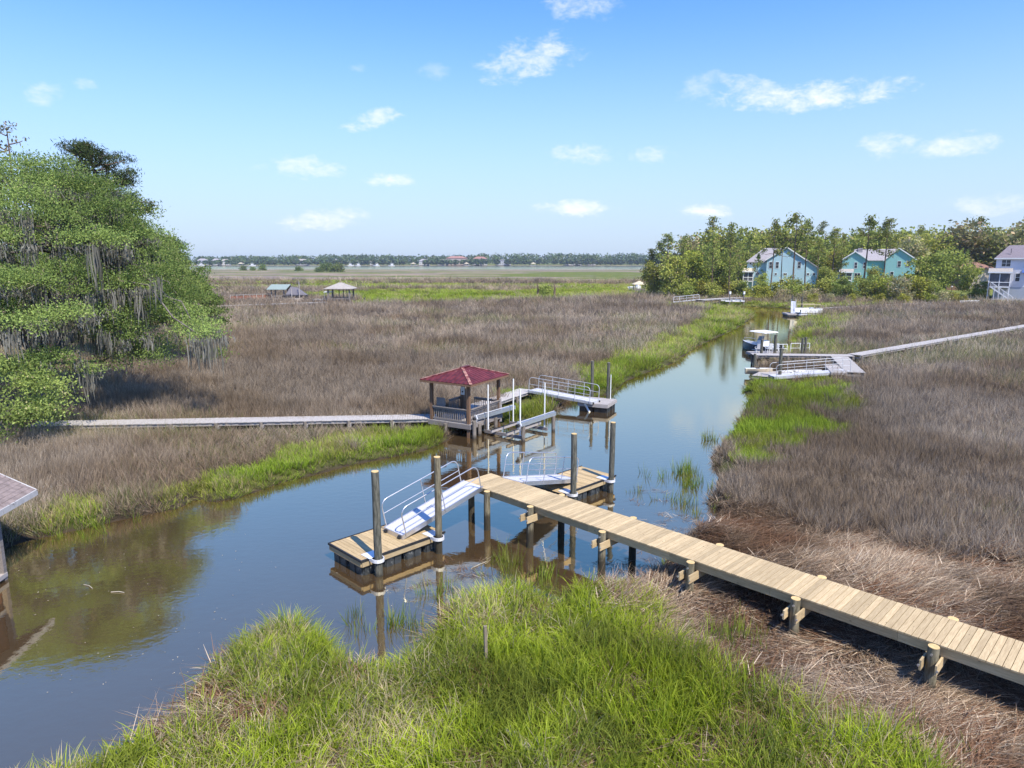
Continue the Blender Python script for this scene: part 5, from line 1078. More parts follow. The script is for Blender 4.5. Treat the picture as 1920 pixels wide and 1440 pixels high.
# ------------------------------------------------------------------ trees
OAK = leaf_mat('live_oak_leaf', (.095, .145, .04), (.34, .45, .13), (.40, .38, .18), .97, .4)
OAK_D = leaf_mat('dark_oak_leaf', (.07, .105, .028), (.21, .28, .07), (.22, .20, .09), .94)
PINE_L = leaf_mat('pine_needle', (.040, .058, .024), (.095, .125, .045), (.15, .12, .06), .93, .15)
PINE_F = leaf_mat('far_pine_needle', (.12, .155, .04), (.34, .38, .10), (.34, .26, .12), .93, .38)
BROAD = leaf_mat('broad_leaf', (.15, .19, .04), (.44, .47, .11), (.42, .37, .15), .95)
YEL = leaf_mat('yellow_green_leaf', (.20, .22, .035), (.47, .47, .09), (.20, .16, .07), .94)
OLIVE = leaf_mat('olive_grey_leaf', (.18, .18, .07), (.42, .40, .19), (.44, .33, .2), .85)
MOSS = leaf_mat('spanish_moss', (.09, .085, .072), (.25, .24, .21), (.15, .13, .10), .9, .25)
BARK = plain('grey_bark', (.10, .085, .07), .9, .3, 5, bump=.6, col2=(.19, .17, .145)); PBARK = plain('pine_bark', (.10, .065, .045), .9, .3, 4, bump=.5, col2=(.17, .12, .09)); DEAD = plain('dead_twig', (.33, .29, .24), .9, .15, 4)

def leaf_quads(cen, nrm, per, spread, ln, wd, rs, up=.5, seedr=None, flat=1.0):
    """cen, nrm: N x 3 sprig centres and outward directions"""
    n = len(cen); C = np.repeat(cen, per, 0) + rs.randn(n * per, 3) * np.array([spread, spread, spread * flat]); D = np.repeat(nrm, per, 0) * up + rs.randn(n * per, 3) * .7
    D /= np.linalg.norm(D, axis=1)[:, None] + 1e-9; Sd = np.cross(D, rs.randn(n * per, 3)); Sd /= np.linalg.norm(Sd, axis=1)[:, None] + 1e-9
    L = (ln * (.6 + .8 * rs.rand(n * per)))[:, None]; W = (wd * (.6 + .8 * rs.rand(n * per)))[:, None]
    V = np.stack([C - D * L * .5, C + Sd * W * .5, C + D * L * .5, C - Sd * W * .5], 1).reshape(-1, 3)
    Q = np.arange(n * per * 4).reshape(-1, 4); r = np.repeat(np.clip((rs.rand(n) if seedr is None else seedr), 0, 1), per * 4); q_ = np.repeat(rs.rand(n * per), 4)
    return V, Q, r, q_

def moss_ribbons(tops, rs, per=9, l0=.6, l1=2.2, w=.028, rad=.2):
    n = len(tops) * per; CL = np.repeat(l0 + (l1 - l0) * rs.rand(len(tops)) ** 2.2, per); T = np.repeat(tops, per, 0) + rs.randn(n, 3) * np.array([rad, rad, .12]); L = CL * (.45 + .55 * rs.rand(n)); a = rs.rand(n) * 6.28; sd = np.stack([np.cos(a), np.sin(a), a * 0], 1)
    ns = 4; V = np.zeros((n, 2 * (ns + 1), 3)); cur = T.copy()
    for k in range(ns + 1):
        t = k / ns; ww = (w * (.7 + .6 * rs.rand(n)) * (1.15 * math.sin(.5 + 2.3 * t) if k < ns else .12))[:, None]
        V[:, 2 * k] = cur - sd * ww; V[:, 2 * k + 1] = cur + sd * ww; cur = cur + np.stack([rs.randn(n) * .035, rs.randn(n) * .035, -L / ns], 1)
    o_ = (np.arange(n) * 2 * (ns + 1))[:, None]; Q = np.concatenate([o_ + np.array([[2 * k, 2 * k + 1, 2 * k + 3, 2 * k + 2]]) for k in range(ns)])
    return V.reshape(-1, 3), Q, np.repeat(rs.rand(n), 2 * (ns + 1)), np.repeat(rs.rand(n) * .9, 2 * (ns + 1))

def limb(m, p0, p1, r0, r1, sag=.0, n=6, wob=.12, rr=rnd):
    p0, p1 = Vector(p0), Vector(p1); L = (p1 - p0).length; pts = []
    for i in range(n + 1):
        t = i / n; p = p0.lerp(p1, t) + Vector((0, 0, sag * L * math.sin(math.pi * t)))
        if 0 < i < n: p += Vector((rr.gauss(0, 1), rr.gauss(0, 1), rr.gauss(0, 1))) * wob * L / n
        pts.append(p)
    m.tube(pts, [r0 + (r1 - r0) * i / n for i in range(n + 1)], 7)

def oak(loc, label, Rr, zb, zt, npad, nspr, seed, leaf=(.15, .085), per=11, mat=OAK, moss=1.0, squash=(1, 1), extra=(), bias=None, trunk_r=.55, padk=1.0, name='live_oak', cat='tree', mossl=2.2, spread=.27):
    rs = np.random.RandomState(seed); rr = random.Random(seed); t = thing(name, loc, label, cat); H = zt - zb
    pads = []
    for i in range(npad):
        f = rs.rand() ** .85; az = rs.rand() * 6.283
        if bias is not None and rs.rand() < .6: az = bias + rs.randn() * 1.0
        rad = Rr * math.sqrt(max(.03, 1 - f ** 2.3)) * (.55 + .45 * rs.rand() ** .6); rp = (1.0 + 1.3 * rs.rand()) * padk
        pads.append((math.cos(az) * rad * squash[0], math.sin(az) * rad * squash[1], zb + H * f, rp, rp * (.42 + .18 * rs.rand())))
    pads += list(extra); cs, ns, sr = [], [], []
    for px_, py_, pz_, rp, rz in pads:
        n = int(nspr * (rp / 1.6) ** 2); u_ = rs.randn(n, 3); u_ /= np.linalg.norm(u_, axis=1)[:, None]; u_[:, 2] = np.where(u_[:, 2] < -.3, -u_[:, 2], u_[:, 2]); k = (.35 + .65 * rs.rand(n) ** .5)[:, None]
        sub = 1 + .3 * np.sin(u_[:, :1] * 5 + px_ * 3) * np.cos(u_[:, 1:2] * 6 + py_)
        cs.append(np.array([px_, py_, pz_]) + u_ * k * sub * np.array([rp, rp, rz])); ns.append(u_ + np.array([0, 0, .5])); sr.append(np.clip(rs.rand() * .65 + .35 * rs.rand(n), 0, 1))
    cs, ns, sr = np.concatenate(cs), np.concatenate(ns), np.concatenate(sr)
    V, Q, r, q_ = leaf_quads(cs, ns, per, spread, leaf[0], leaf[1], rs, .55, sr, .6); add('crown', mesh_np('crown', V, Q, None, {'r': r, 'q': q_}, mats=[mat]), t)
    m = MB(); fork = Vector((0, 0, max(1.2, zb * .5 + H * .12))); m.tube([(0, 0, -.6), (.1, 0, .4), (.05, .05, fork.z * .6), fork], [trunk_r * 1.35, trunk_r * 1.05, trunk_r * .9, trunk_r * .8], 10); m.build('trunk', BARK, t)
    m = MB(); mains = []
    for k in range(8):
        a_ = k * .785 + rr.random() * .5; e_ = Vector((math.cos(a_) * Rr * .5 * squash[0], math.sin(a_) * Rr * .5 * squash[1], zb + H * rr.uniform(.15, .65))); mains.append(e_); limb(m, fork, e_, trunk_r * .5, trunk_r * .2, .06, 6, .25, rr)
    for pd in pads:
        c_ = Vector(pd[:3]); b_ = min(mains + [fork], key=lambda q__: (q__ - c_).length); limb(m, b_, c_ - Vector((0, 0, pd[4] * .4)), trunk_r * .16, .03, .05, 5, .3, rr)
    m.build('limbs', BARK, t)
    if moss:
        tp = []
        for pd in pads:
            for k in range(int(moss * rs.poisson(1.7) * (rs.rand() < .75))):
                a_ = rs.rand() * 6.28; q2 = (.45 + .5 * rs.rand()) * pd[3]; tp.append((pd[0] + math.cos(a_) * q2, pd[1] + math.sin(a_) * q2, pd[2] - pd[4] * .3))
        if not tp: tp = [(pads[0][0], pads[0][1], pads[0][2])]
        V, Q, r, q_ = moss_ribbons(np.array(tp), rs, 22, .35, mossl); add('spanish_moss', mesh_np('spanish_moss', V, Q, None, {'r': r, 'q': q_}, mats=[MOSS]), t, kind='stuff')
    return t

def gnd(x, y): return float(ground_z(np.array([x]), np.array([y]))[0][0])
G = lambda x, y: (x, y, gnd(x, y))
ex = []
for px, py, Y, rp in ((370, 640, 42, 1.7), (395, 690, 41.5, 1.0), (330, 615, 43, 1.9), (285, 600, 42, 2.0), (345, 580, 45, 1.8), (300, 540, 42, 2.0), (240, 560, 41, 1.9), (385, 655, 40, 1.1), (190, 480, 39, 2.0), (120, 440, 38, 2.0), (230, 420, 41, 2.0), (60, 560, 36, 1.9), (40, 640, 35, 1.8), (120, 620, 36, 1.6), (30, 720, 34.5, 1.6), (90, 700, 36, 1.5), (150, 720, 37.5, 1.0), (20, 480, 37, 2.0), (130, 340, 42, 1.8), (200, 380, 42, 2.0), (60, 370, 41, 1.9), (270, 470, 43, 1.9), (130, 540, 38, 1.8), (10, 560, 35, 1.7)):
    ex.append((xat(px, Y, 6) + 29.5, Y - 42.5, zat(py, Y), rp, rp * .42))
oak(G(-29.5, 42.5), 'huge live oak draped with grey Spanish moss overhanging the marsh', 7.8, 3.2, 14.6, 72, 96, 1, extra=[e_ for e_ in ex], trunk_r=.75, moss=3.6, mossl=2.9, per=15, leaf=(.125, .07))
ex = [(xat(px, Y, 6) + 36, Y - 62, zat(py, Y), rp, rp * .42) for px, py, Y, rp in ((305, 480, 60, 1.8), (270, 420, 62, 2.0), (240, 400, 60, 2.0), (345, 560, 60, 1.8), (320, 530, 60, 1.8), (385, 605, 62, 1.4), (365, 585, 60, 1.5), (330, 560, 58, 1.9), (290, 500, 58, 2.0))]
oak(G(-36, 62), 'mossy live oak directly behind the huge oak', 6.6, 2.8, 12.6, 58, 66, 2, leaf=(.21, .12), per=10, extra=ex, moss=1.4, spread=.33)
ex = [(xat(px, Y, 4) + 43, Y - 84, zat(py, Y), rp, rp * .42) for px, py, Y, rp in ((400, 600, 82, 1.5), (385, 575, 84, 1.7), (355, 550, 84, 1.8), (410, 618, 80, 1.2), (330, 530, 84, 1.9), (395, 585, 86, 1.3))]
oak(G(-43, 84), 'low dark green oak at the tip of the left tree line', 5.4, 2.0, 8.2, 42, 60, 3, leaf=(.26, .15), per=9, mat=OAK_D, extra=ex, moss=.9, spread=.36)
oak(G(-46, 73), 'tall dark leafed oak rising behind the mossy oaks', 7.0, 6, 17.0, 62, 60, 4, leaf=(.25, .14), per=9, mat=OAK_D, moss=.3, spread=.36)
oak(G(-55, 96), 'dark oak farthest back in the left tree line', 7.5, 4, 13.5, 54, 52, 14, leaf=(.30, .17), per=8, mat=OAK_D, moss=.2, spread=.4)
oak(G(-41, 45), 'grey mossy oak with open twigs at the left edge', 8, 6, 17.0, 54, 62, 5, leaf=(.17, .10), per=10, moss=2.6, mossl=3.0)
oak(G(-26.2, 34.2), 'low bushy oak sapling at the foot of the huge oak', 3.0, .6, 4.2, 26, 95, 6, leaf=(.14, .08), per=11, moss=.0, trunk_r=.12, padk=.62, name='oak_sapling', bias=-.4)
oak(G(-62, 120), 'broad oak beyond the left tree line', 9, 3, 13, 36, 40, 15, leaf=(.36, .2), per=8, mat=OAK_D, moss=0, spread=.42)
oak((-61.5, 140, .5), 'dark rounded bush at the end of the far left boardwalk', 2.4, .4, 3.0, 14, 40, 16, leaf=(.36, .2), per=7, mat=OAK_D, moss=0, trunk_r=.1, padk=.7, name='bush', cat='bush')

def pine_mesh(H, seed, crown0, spreadR, nb, leaf, per, ntuft, trunk_r=.22, mat=PINE_F, tuft=.5, taper=.55):
    rs = np.random.RandomState(seed); rr = random.Random(seed); m = MB(); bend = (rs.randn() * .25, rs.randn() * .25)
    tp = lambda z: Vector((bend[0] * math.sin(z / H * 3), bend[1] * math.sin(z / H * 2.5), z)); m.tube([tp(H * k / 8) - Vector((0, 0, .5 if k == 0 else 0)) for k in range(9)], [trunk_r * (1 - .82 * k / 8) for k in range(9)], 7)
    lm = MB(); cs = []
    for i in range(nb):
        f = crown0 + (1 - crown0) * (i + rs.rand()) / nb; z = H * f; a_ = rs.rand() * 6.283; g = (f - crown0) / (1 - crown0); L = spreadR * (.35 + .65 * math.sin(math.pi * min(1, .25 + .75 * g) ** .8)) * (.55 + .6 * rs.rand()) * (1.05 - taper * g)
        p0 = tp(z); p1 = p0 + Vector((math.cos(a_) * L, math.sin(a_) * L, L * (.25 + .35 * rs.rand()) - .1 * L)); limb(lm, p0, p1, trunk_r * .28, .025, -.05, 4, .2, rr)
        for k in range(ntuft):
            t_ = .45 + .55 * rs.rand(); q_ = p0.lerp(p1, t_); cs.append((q_.x + rs.randn() * L * .13, q_.y + rs.randn() * L * .13, q_.z + .15 + rs.randn() * L * .07))
    cs.append(tuple(tp(H))); cs = np.array(cs); V, Q, r, q_ = leaf_quads(cs, np.tile([0, 0, 1.], (len(cs), 1)), per, tuft, leaf[0], leaf[1], rs, .6, None, .62)
    return m.mesh('pine_trunk', PBARK), lm.mesh('pine_limbs', PBARK), mesh_np('pine_crown', V, Q, None, {'r': r, 'q': q_}, mats=[mat])

def broad_mesh(H, W_, seed, nl, ns, leaf, per, mat, z0=.18, twig=False, trunk_r=.18):
    rs = np.random.RandomState(seed); rr = random.Random(seed); cs, nn, sr = [], [], []; m = MB(); lm = MB(); m.tube([(0, 0, -.5), (.06, .03, H * .2), (.0, .05, H * .5)], [trunk_r, trunk_r * .75, trunk_r * .45], 7)
    for i in range(nl):
        f = (i + rs.rand()) / nl; a_ = rs.rand() * 6.283; z = H * (z0 + (1 - z0) * f * .92); rad = W_ * math.sqrt(max(0, 1 - (abs(f - .35) / .75) ** 2)) * (.25 + .6 * rs.rand()); c_ = np.array([math.cos(a_) * rad, math.sin(a_) * rad, z]); rp = W_ * (.28 + .28 * rs.rand())
        u_ = rs.randn(ns, 3); u_ /= np.linalg.norm(u_, axis=1)[:, None]; k = (.45 + .6 * rs.rand(ns) ** .6)[:, None]; cs.append(c_ + u_ * k * np.array([rp, rp, rp * .72])); nn.append(u_ + np.array([0, 0, .4])); sr.append(np.clip(rs.rand() * .6 + .4 * rs.rand(ns), 0, 1))
        limb(lm, (0, 0, H * .2 + .25 * z), tuple(c_), trunk_r * .4, .03, .04, 4, .2, rr)
        if twig:
            for k in range(7): e_ = c_ + rs.randn(3) * rp * .75; limb(lm, tuple(c_), tuple(e_), .03, .012, 0, 3, .2, rr)
    V, Q, r, q_ = leaf_quads(np.concatenate(cs), np.concatenate(nn), per, leaf[0] * .9, leaf[0], leaf[1], rs, .6, np.concatenate(sr), .7)
    return m.mesh('tree_trunk', DEAD if twig else BARK), lm.mesh('tree_limbs', DEAD if twig else BARK), mesh_np('tree_crown', V, Q, None, {'r': r, 'q': q_}, mats=[mat])

def plant(meshes, loc, label, name='tree', cat='tree', sc=(1, 1, 1), rz=0.0, group=None):
    t = thing(name, loc, label, cat, rz, group); t.scale = sc
    for nm, me in zip(('trunk', 'limbs', 'crown'), meshes): add(nm, me, t)
    return t

# the pine behind the oaks
bigp = pine_mesh(18.4, 3, .66, 4.3, 54, (.36, .055), 60, 4, .33, PINE_L, .32, .3)
plant(bigp, G(xat(183, 60, 12), 60), 'tall dark pine standing above the mossy oaks', 'pine_tree')
bare = pine_mesh(19.0, 9, .6, 3.6, 16, (.3, .12), 12, 2, .2, OLIVE, .3); plant(bare, G(xat(38, 54, 12), 54), 'thin half bare tree top poking above the oaks at the left edge', 'bare_tree')

# right shore: a few kinds of each, then one tree after another
PINES = [pine_mesh(20, 31, .50, 4.0, 26, (.75, .26), 11, 3, .24), pine_mesh(20, 32, .42, 3.3, 30, (.7, .25), 10, 3, .22), pine_mesh(20, 33, .58, 4.6, 22, (.8, .28), 12, 3, .26), pine_mesh(20, 34, .30, 2.5, 34, (.65, .24), 9, 3, .2)]
PINED = [pine_mesh(16, 41, .15, 4.6, 40, (.7, .26), 13, 3, .25, PINE_L, .55)]
BRO = [broad_mesh(12, 4.6, 51, 16, 46, (.62, .42), 4, BROAD), broad_mesh(12, 5.2, 52, 18, 44, (.66, .44), 4, BROAD), broad_mesh(12, 4.2, 53, 15, 46, (.6, .4), 4, YEL), broad_mesh(12, 5.0, 54, 17, 44, (.66, .44), 4, OLIVE)]
SHR = [broad_mesh(4.5, 2.4, 61, 11, 40, (.38, .26), 4, YEL, .05, trunk_r=.08), broad_mesh(4.5, 2.6, 62, 12, 40, (.4, .26), 4, BROAD, .05, trunk_r=.08), broad_mesh(5.5, 1.7, 63, 12, 36, (.36, .24), 4, PINE_F, .03, trunk_r=.08), broad_mesh(4.2, 2.6, 64, 11, 30, (.36, .22), 4, OLIVE, .05, True, trunk_r=.09)]
ZONES = ((1400, 'left of the blue house'), (1440, 'below the blue house porch'), (1480, 'below the blue gable'), (1535, 'below the right end of the blue house'), (1575, 'between the blue and teal houses'), (1625, 'below the left teal gable'), (1680, 'below the right teal gable'), (1760, 'right of the teal house'), (1860, 'left of the white house'), (9999, 'at the white house'))
ORD = ('first', 'second', 'third', 'fourth', 'fifth', 'sixth', 'seventh', 'eighth', 'ninth', 'tenth', 'eleventh', 'twelfth', 'thirteenth', 'fourteenth'); SEEN = {}
def place_label(kind, px):                # counted from the left within each stretch of the shore, lists run left to right
    zone = next(z for lim, z in ZONES if px < lim)
    if 'wood' in kind: zone = zone.replace('below', 'behind')
    k = SEEN.get((kind, zone), 0); SEEN[(kind, zone)] = k + 1
    return '%s %s from left %s' % (ORD[min(k, 13)], kind, zone)
def shore_tree(kind, px, ytop, Y, label, H0, name='pine_tree', cat='tree', group=None, wide=1.0):
    x = xat(px, Y, 8); z = gnd(x, Y) if Y < 190 else 1.5; h = (zat(ytop, Y) - z) / H0
    if group: label = place_label(label, px)
    return plant(kind, (x, Y, z), label, name, cat, (h * wide, h * wide, h), rnd.random() * 6.28, group)
for k, px, yt, Y, lab, w in ((0, 1250, 440, 186, 'dark pine at the left tip of the right hand wood', 1.2), (1, 1281, 444, 196, 'rounded pine second from the left tip of the right hand wood', 1.2), (1, 1337, 438, 172, 'tall pine standing before the left part of the right wood', 1), (3, 1369, 421, 172, 'slim spire like pine left of the blue house', 1.1), (3, 1386, 430, 180, 'slim pine just right of the spire like one', 1),
    (2, 1446, 417, 176, 'tall pine in front of the left gable of the blue house', .9), (2, 1489, 405, 174, 'tallest pine, its dense crown over the blue house', 1.1), (2, 1512, 416, 177, 'tall pine at the right end of the blue house', 1), (2, 1467, 432, 184, 'thin pine between the two tall ones before the blue house', .8), (2, 1535, 450, 176, 'short pine right of the blue house', .9), (0, 1562, 430, 178, 'pine between the blue and the teal house', 1.1), (1, 1578, 440, 188, 'thin pine left of the teal house porch', .9),
    (2, 1620, 410, 180, 'tall pine before the left gable of the teal house', 1.15), (0, 1659, 412, 176, 'tall pine before the right gable of the teal house', 1.1), (2, 1832, 411, 232, 'tall dark pine above the wood left of the white house', 1.2), (0, 1890, 428, 236, 'pine rising behind the white house roof', 1.1), (2, 1422, 478, 178, 'small slim pine at the left corner of the blue house', .8), (1, 1404, 440, 214, 'pine behind the left corner of the blue house', 1.0)):
    shore_tree(PINES[k], px, yt, Y, lab, 20, wide=w)
shore_tree(PINED[0], 1222, 470, 190, 'low dark pine hanging over the marsh at the wood tip', 16, wide=1.1); shore_tree(PINED[0], 1240, 455, 200, 'broad dark conifer behind the wood tip', 16, wide=1.0)
for k, px, yt, Y, lab, w in ((0, 1262, 478, 174, 'round green tree over the far bend dock', 1.0), (0, 1228, 492, 178, 'green tree at the left tip near the tiny gazebo', .9), (2, 1300, 470, 178, 'yellow green tree left of the slim pines', 1), (1, 1322, 460, 190, 'green tree filling the wood behind the far dock', 1), (0, 1352, 470, 184, 'dark green tree right of the far dock gangway', .9), (0, 1392, 474, 214, 'green tree touching the left roof of the blue house', .8), (0, 1538, 462, 212, 'leafy tree in the gap between blue and teal houses', .9), (2, 1560, 470, 186, 'bright tree in the gap beside the teal house', .8),
    (0, 1745, 475, 172, 'bright green tree with drooping sides right of the teal house', 1.1), (3, 1800, 425, 226, 'tall olive tree left of the white house', 1.2), (3, 1765, 445, 230, 'olive grey tree behind the yard lamp', 1.1), (1, 1728, 440, 224, 'big green tree behind the right teal gable', 1.2), (1, 1855, 445, 222, 'green tree touching the white house roof', 1), (3, 1925, 415, 215, 'olive brown tree at the right edge behind the white house', 1.3), (1, 1822, 497, 176, 'round dark tree by the yard fence', .9), (3, 1700, 450, 216, 'olive tree over the roof of the teal house', 1), (0, 1552, 500, 172, 'small green tree screening the right corner of the blue house', .8), (2, 1640, 500, 170, 'small yellow green tree standing between the two teal gables', .75), (1, 1778, 470, 196, 'tall green tree beside the yard lamp', 1.1), (0, 1430, 512, 170, 'small green tree at the left corner of the blue gable', .6)):
    shore_tree(BRO[k], px, yt, Y, lab, 12, 'broadleaf_tree', wide=w)
px = 1290
while px < 2250:                          # the wood behind the houses
    Y = 250 + rnd.uniform(-14, 30); k = rnd.random()
    if k < .3: shore_tree(PINES[rnd.randrange(3)], px, 410 + rnd.uniform(-8, 18), Y, 'back wood pine', 20, group='pines of the wood behind the houses')
    else: shore_tree(BRO[rnd.choice((0, 1, 1, 3))], px, 438 + rnd.uniform(-10, 14), Y, 'leafy back wood tree', 12, 'broadleaf_tree', group='leafy trees of the wood behind the houses', wide=1.15)
    px += rnd.uniform(17, 27)
SH_L = (('yellow green shrub', 'yellow green shrubs on the right shore'), ('leafy green shrub', 'leafy green shrubs on the right shore'), ('narrow cedar like shrub', 'cedar like shrubs on the right shore'), ('olive brown shrub', 'olive brown shrubs on the right shore'))
for px, yt, Y, k in sorted(((1288, 530, 172, 1), (1318, 522, 172, 0), (1335, 528, 170, 1), (1352, 520, 174, 0), (1378, 525, 174, 1), (1396, 528, 172, 2), (1418, 532, 168, 0), (1436, 534, 166, 0), (1452, 525, 168, 0), (1470, 536, 165, 3), (1484, 516, 170, 1), (1497, 530, 166, 1), (1512, 528, 168, 0), (1528, 535, 163, 3), (1545, 520, 168, 1), (1560, 518, 170, 1), (1572, 530, 164, 2), (1586, 520, 166, 2), (1600, 528, 163, 2), (1618, 520, 164, 2), (1632, 518, 166, 2), (1645, 526, 163, 1), (1655, 508, 170, 1), (1668, 516, 162, 0), (1712, 508, 160, 0), (1728, 515, 162, 0), (1738, 520, 160, 1), (1755, 530, 158, 1), (1772, 540, 152, 3), (1790, 545, 154, 0), (1850, 540, 164, 0), (1832, 538, 168, 0), (1846, 525, 172, 0), (1750, 548, 152, 0), (1812, 552, 152, 0), (1700, 548, 152, 0), (1655, 548, 154, 0), (1560, 546, 158, 3), (1508, 545, 158, 3), (1530, 548, 156, 0), (1600, 548, 156, 0))):
    shore_tree(SHR[k], px, yt, Y, SH_L[k][0], 5.2, 'shrub', 'shrub', SH_L[k][1], 1.05 + .2 * rnd.random())
shore_tree(SHR[3], 1690, 515, 157, 'large pale half dead shrub leaning over the marsh right of the teal house', 4.6, 'shrub', 'shrub', wide=1.0)

# far marsh: bushes and snags
FB = broad_mesh(5, 4.2, 71, 12, 30, (.7, .5), 4, OAK_D, .05, trunk_r=.1)
for px, py, h, w, lab in ((612, 509, 7.5, 1.6, 'dark bush at the left of the marsh islet before the river'), (632, 510, 7.0, 1.7, 'dark bush at the right of the marsh islet before the river'), (560, 508, 4, 1, 'small bush left of the marsh islet'), (493, 507, 6, 1, 'dark bush on the far left river bank'), (456, 507, 4.5, .9, 'small dark bush at the river left of the larger one'), (474, 507, 3.5, .8, 'tiniest dark bush in the far left river bank row'), (598, 510, 3.5, 1.1, 'pale low bush touching the marsh islet')):
    p_ = at(px, py, .4); plant(FB, p_, lab, 'bush', 'bush', (w, w, h / 5), rnd.random() * 6)
for px, py, yt, lab in ((1008, 556, 529, 'left bare snag in the yellow green marsh'), (1039, 557, 530, 'right bare snag in the yellow green marsh')):
    p_ = at(px, py, .4); h = zat(yt, p_.y) - .4; m = MB(); m.tube([(0, 0, -.3), (.15, 0, h * .5), (-.1, .1, h)], [.4, .28, .06], 6); t = thing('dead_snag', p_, lab, 'dead tree'); m.build('trunk', PBARK, t); m = MB()
    for k in range(5): limb(m, (.05, 0, h * (.35 + .1 * k)), (rnd.uniform(-1, 1), rnd.uniform(-1, 1), h * (.5 + .1 * k)), .08, .02, 0, 3)
    m.build('limbs', PBARK, t)
p_ = at(1020, 556, .4); plant(SHR[1], p_, 'round green bush between the two bare snags', 'bush', 'bush', (.9, .9, .7))

# ------------------------------------------------------------------ far shore across the river
rs = np.random.RandomState(77); n = 3000; tx = rs.uniform(-2300, 2300, n); ty = 1530 + 150 * rs.rand(n); fr_ = rs.rand(n) < .45; ty[fr_] = 1480 + 12 * rs.rand(int(fr_.sum())); th_ = 13 + 15 * fbm(tx, ty * 0 + 5, 110) * (.75 + .5 * rs.rand(n)); th_[fr_] *= .5; per = 56
cs = np.repeat(np.stack([tx, ty, 3 + th_ * .5], 1), per, 0); u_ = rs.randn(n * per, 3); u_ /= np.linalg.norm(u_, axis=1)[:, None]; cs = cs + u_ * np.repeat(np.stack([th_ * .52, th_ * .5, th_ * .5], 1), per, 0) * (.5 + .5 * rs.rand(n * per))[:, None]
V, Q, r, q_ = leaf_quads(cs, u_, 1, .3, 4.2, 3.0, rs, .6, np.repeat(rs.rand(n), per) * .7 + .3 * rs.rand(n * per))
FARL = leaf_mat('far_wood_leaf', (.05, .08, .03), (.13, .17, .06), (.17, .17, .09), .9, .1)
tag(add('far_woods', mesh_np('far_woods', V, Q, None, {'r': r, 'q': q_}, mats=[FARL])), 'long band of hazy woods on the far river shore', kind='stuff')
FARW = plain('pale_far_wall', (.50, .50, .50), .7, .1, .4)
def far_house(px, py, w, h, dep, roofc, wall, lab, rz=0.0, flat=False, zr=None, name='far_house', cat='house'):
    Yh = 1500.0; x = xat(px, Yh, 3); wall = FARW if wall is WHITE else wall; t = thing(name, (x, Yh, 3.2), lab, cat, rz); MB().box(-w / 2, w / 2, 0, dep, -2, h).build('wall', wall, t)
    m = MB(); hip_roof(m, -w / 2 - .8, w / 2 + .8, -.8, dep + .8, h, h + (zr or (1.0 if flat else 4.5)), w * .25); m.build('roof', roofc, t); n = max(2, int(w / 5))
    for fl in range(max(1, int(h // 3.6))):
        for k in range(n): x_ = -w / 2 + (k + .5) * w / n; f_ = MB().box(x_ - 1.1, x_ + 1.1, -.12, -.004, fl * 3.6 + .9, fl * 3.6 + 2.9).build('window', WHITE, t); MB().box(x_ - .85, x_ + .85, -.16, -.122, fl * 3.6 + 1.1, fl * 3.6 + 2.7).build('pane', GLASS, f_)
REDR = plain('red_far_roof', (.30, .15, .12), .8, .1, .5); BRICK = plain('pale_brick_wall', (.45, .36, .30), .8, .1, .5); GREYW = plain('grey_far_wall', (.40, .42, .45), .7, .1, .4)
for a_ in ((378, 0, 20, 8, 14, ROOFG, WHITE, 'white two storey house at the left end of the far shore'), (404, 0, 15, 8, 12, ROOFG, GREYW, 'grey house beside the left white house on the far shore'), (422, 0, 18, 7, 12, GSH, WHITE, 'long white house second from the left on the far shore'), (566, 0, 26, 7, 14, GSH, GREYW, 'long grey house amid trees above the marsh islet'), (628, 0, 18, 7, 12, ROOFG, WHITE, 'white house just above the marsh islet on the far shore'), (700, 0, 15, 6, 12, GSH, WHITE, 'small white house on the far shore right of the islet'), (795, 0, 22, 7, 12, ROOFG, WHITE, 'white house left of the red roofed blocks across the river'), (830, 0, 22, 6, 12, GSH, WHITE, 'low white house below the first red roofed block'),
    (856, 0, 46, 13, 18, REDR, BRICK, 'largest red roofed brick block across the river'), (900, 0, 30, 12, 16, REDR, WHITE, 'smaller pale block with a red roof across the river'), (945, 0, 30, 9, 16, GSH, GREYW, 'low grey block with a flat roof right of the red ones'), (1076, 0, 36, 9, 18, WHITE, WHITE, 'wide white flat hall at the right of the far shore'), (1110, 0, 16, 8, 14, ROOFG, WHITE, 'white house right of the wide white hall')): far_house(*a_, flat='flat' in a_[7] or 'hall' in a_[7])
FW = plain('far_dock_wood', (.4, .38, .36), .8, .1, 1)
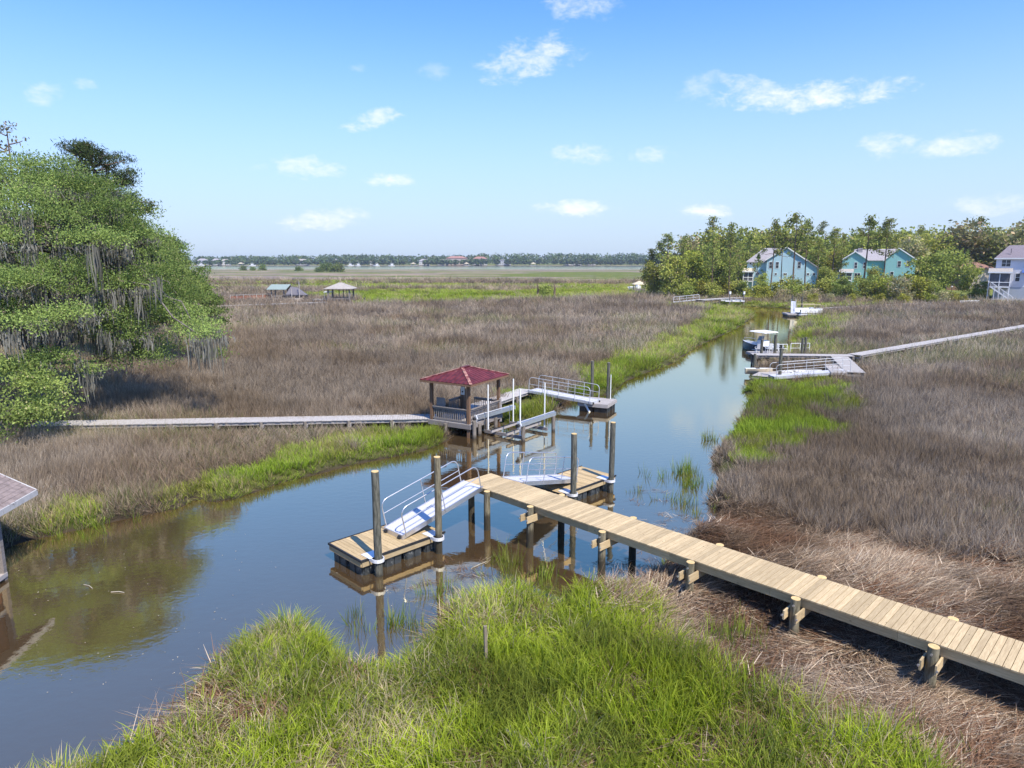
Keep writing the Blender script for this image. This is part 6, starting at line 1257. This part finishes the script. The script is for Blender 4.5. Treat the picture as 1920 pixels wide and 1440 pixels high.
for px, Yb, lab in ((652, 1440, 'small white boat at the far shore left of the other two'), (677, 1440, 'white cabin boat with a tall top across the river'), (712, 1430, 'white cruiser tied far across the river'), (740, 1435, 'small white boat right of the far white cruiser'), (372, 1430, 'pale boat at the left far shore'), (468, 1430, 'white motor cruiser near the left far dock')):
    t = boat('far_boat', (xat(px, Yb, 1), Yb, 0), R(rnd.choice((0, 180))), lab); add('hull', hull_mesh(13, 4, 2.0, GEL, GEL), t); MB().box(3, 8, -1.4, 1.4, 1.6, 4.6).build('cabin', WHITE, t); MB().box(2.5, 8.5, -1.6, 1.6, 5.4, 5.7).build('hard_top', WHITE, t); MB().box(5.4, 5.6, -.1, .1, 5.7, 9).build('mast', ALU_W, t)
for px, lab in ((452, 'far tan roofed dock shelter left of the islet'), (775, 'far pale dock shelter below the white houses'), (875, 'far dock shelter under the red roofed blocks'), (1000, 'far dock shelter left of the wide white hall')):
    Yb = 1425; t = thing('dock_shelter', (xat(px, Yb, 1), Yb, 0), lab, 'dock shelter')
    for x in (-4, 4):
        for y in (-3, 3): MB().box(x - .3, x + .3, y - .3, y + .3, -1, 5).build('post', FW, t)
    MB().box(-6, 6, -4, 70, 1.2, 1.7).build('deck', FW, t); hip_roof(MB(), -5.5, 5.5, -4.5, 4.5, 5, 7.5).build('roof', TAN, t)
t = thing('radio_mast', (xat(755, 1560, 10), 1560, 3), 'thin radio mast above the woods of the far shore', 'mast'); MB().tube([(0, 0, 0), (0, 0, 27)], [.5, .2], 6).build('pole', ALU_D, t); MB().box(-1, 1, -.2, .2, 18, 18.4).build('cross_arm', ALU_D, t)
# ------------------------------------------------------------------ the air over the marsh
m_, q, o = new_mat('haze_air'); pv = q.n('ShaderNodeVolumePrincipled'); pv.inputs['Color'].default_value = (.80, .88, 1, 1); pv.inputs['Density'].default_value = .00013; pv.inputs['Anisotropy'].default_value = .2
q.l(pv.outputs[0], o.inputs['Volume']); tag(MB().box(-3700, 3700, -800, 3600, -3.5, 36).build('haze', m_), kind='stuff')
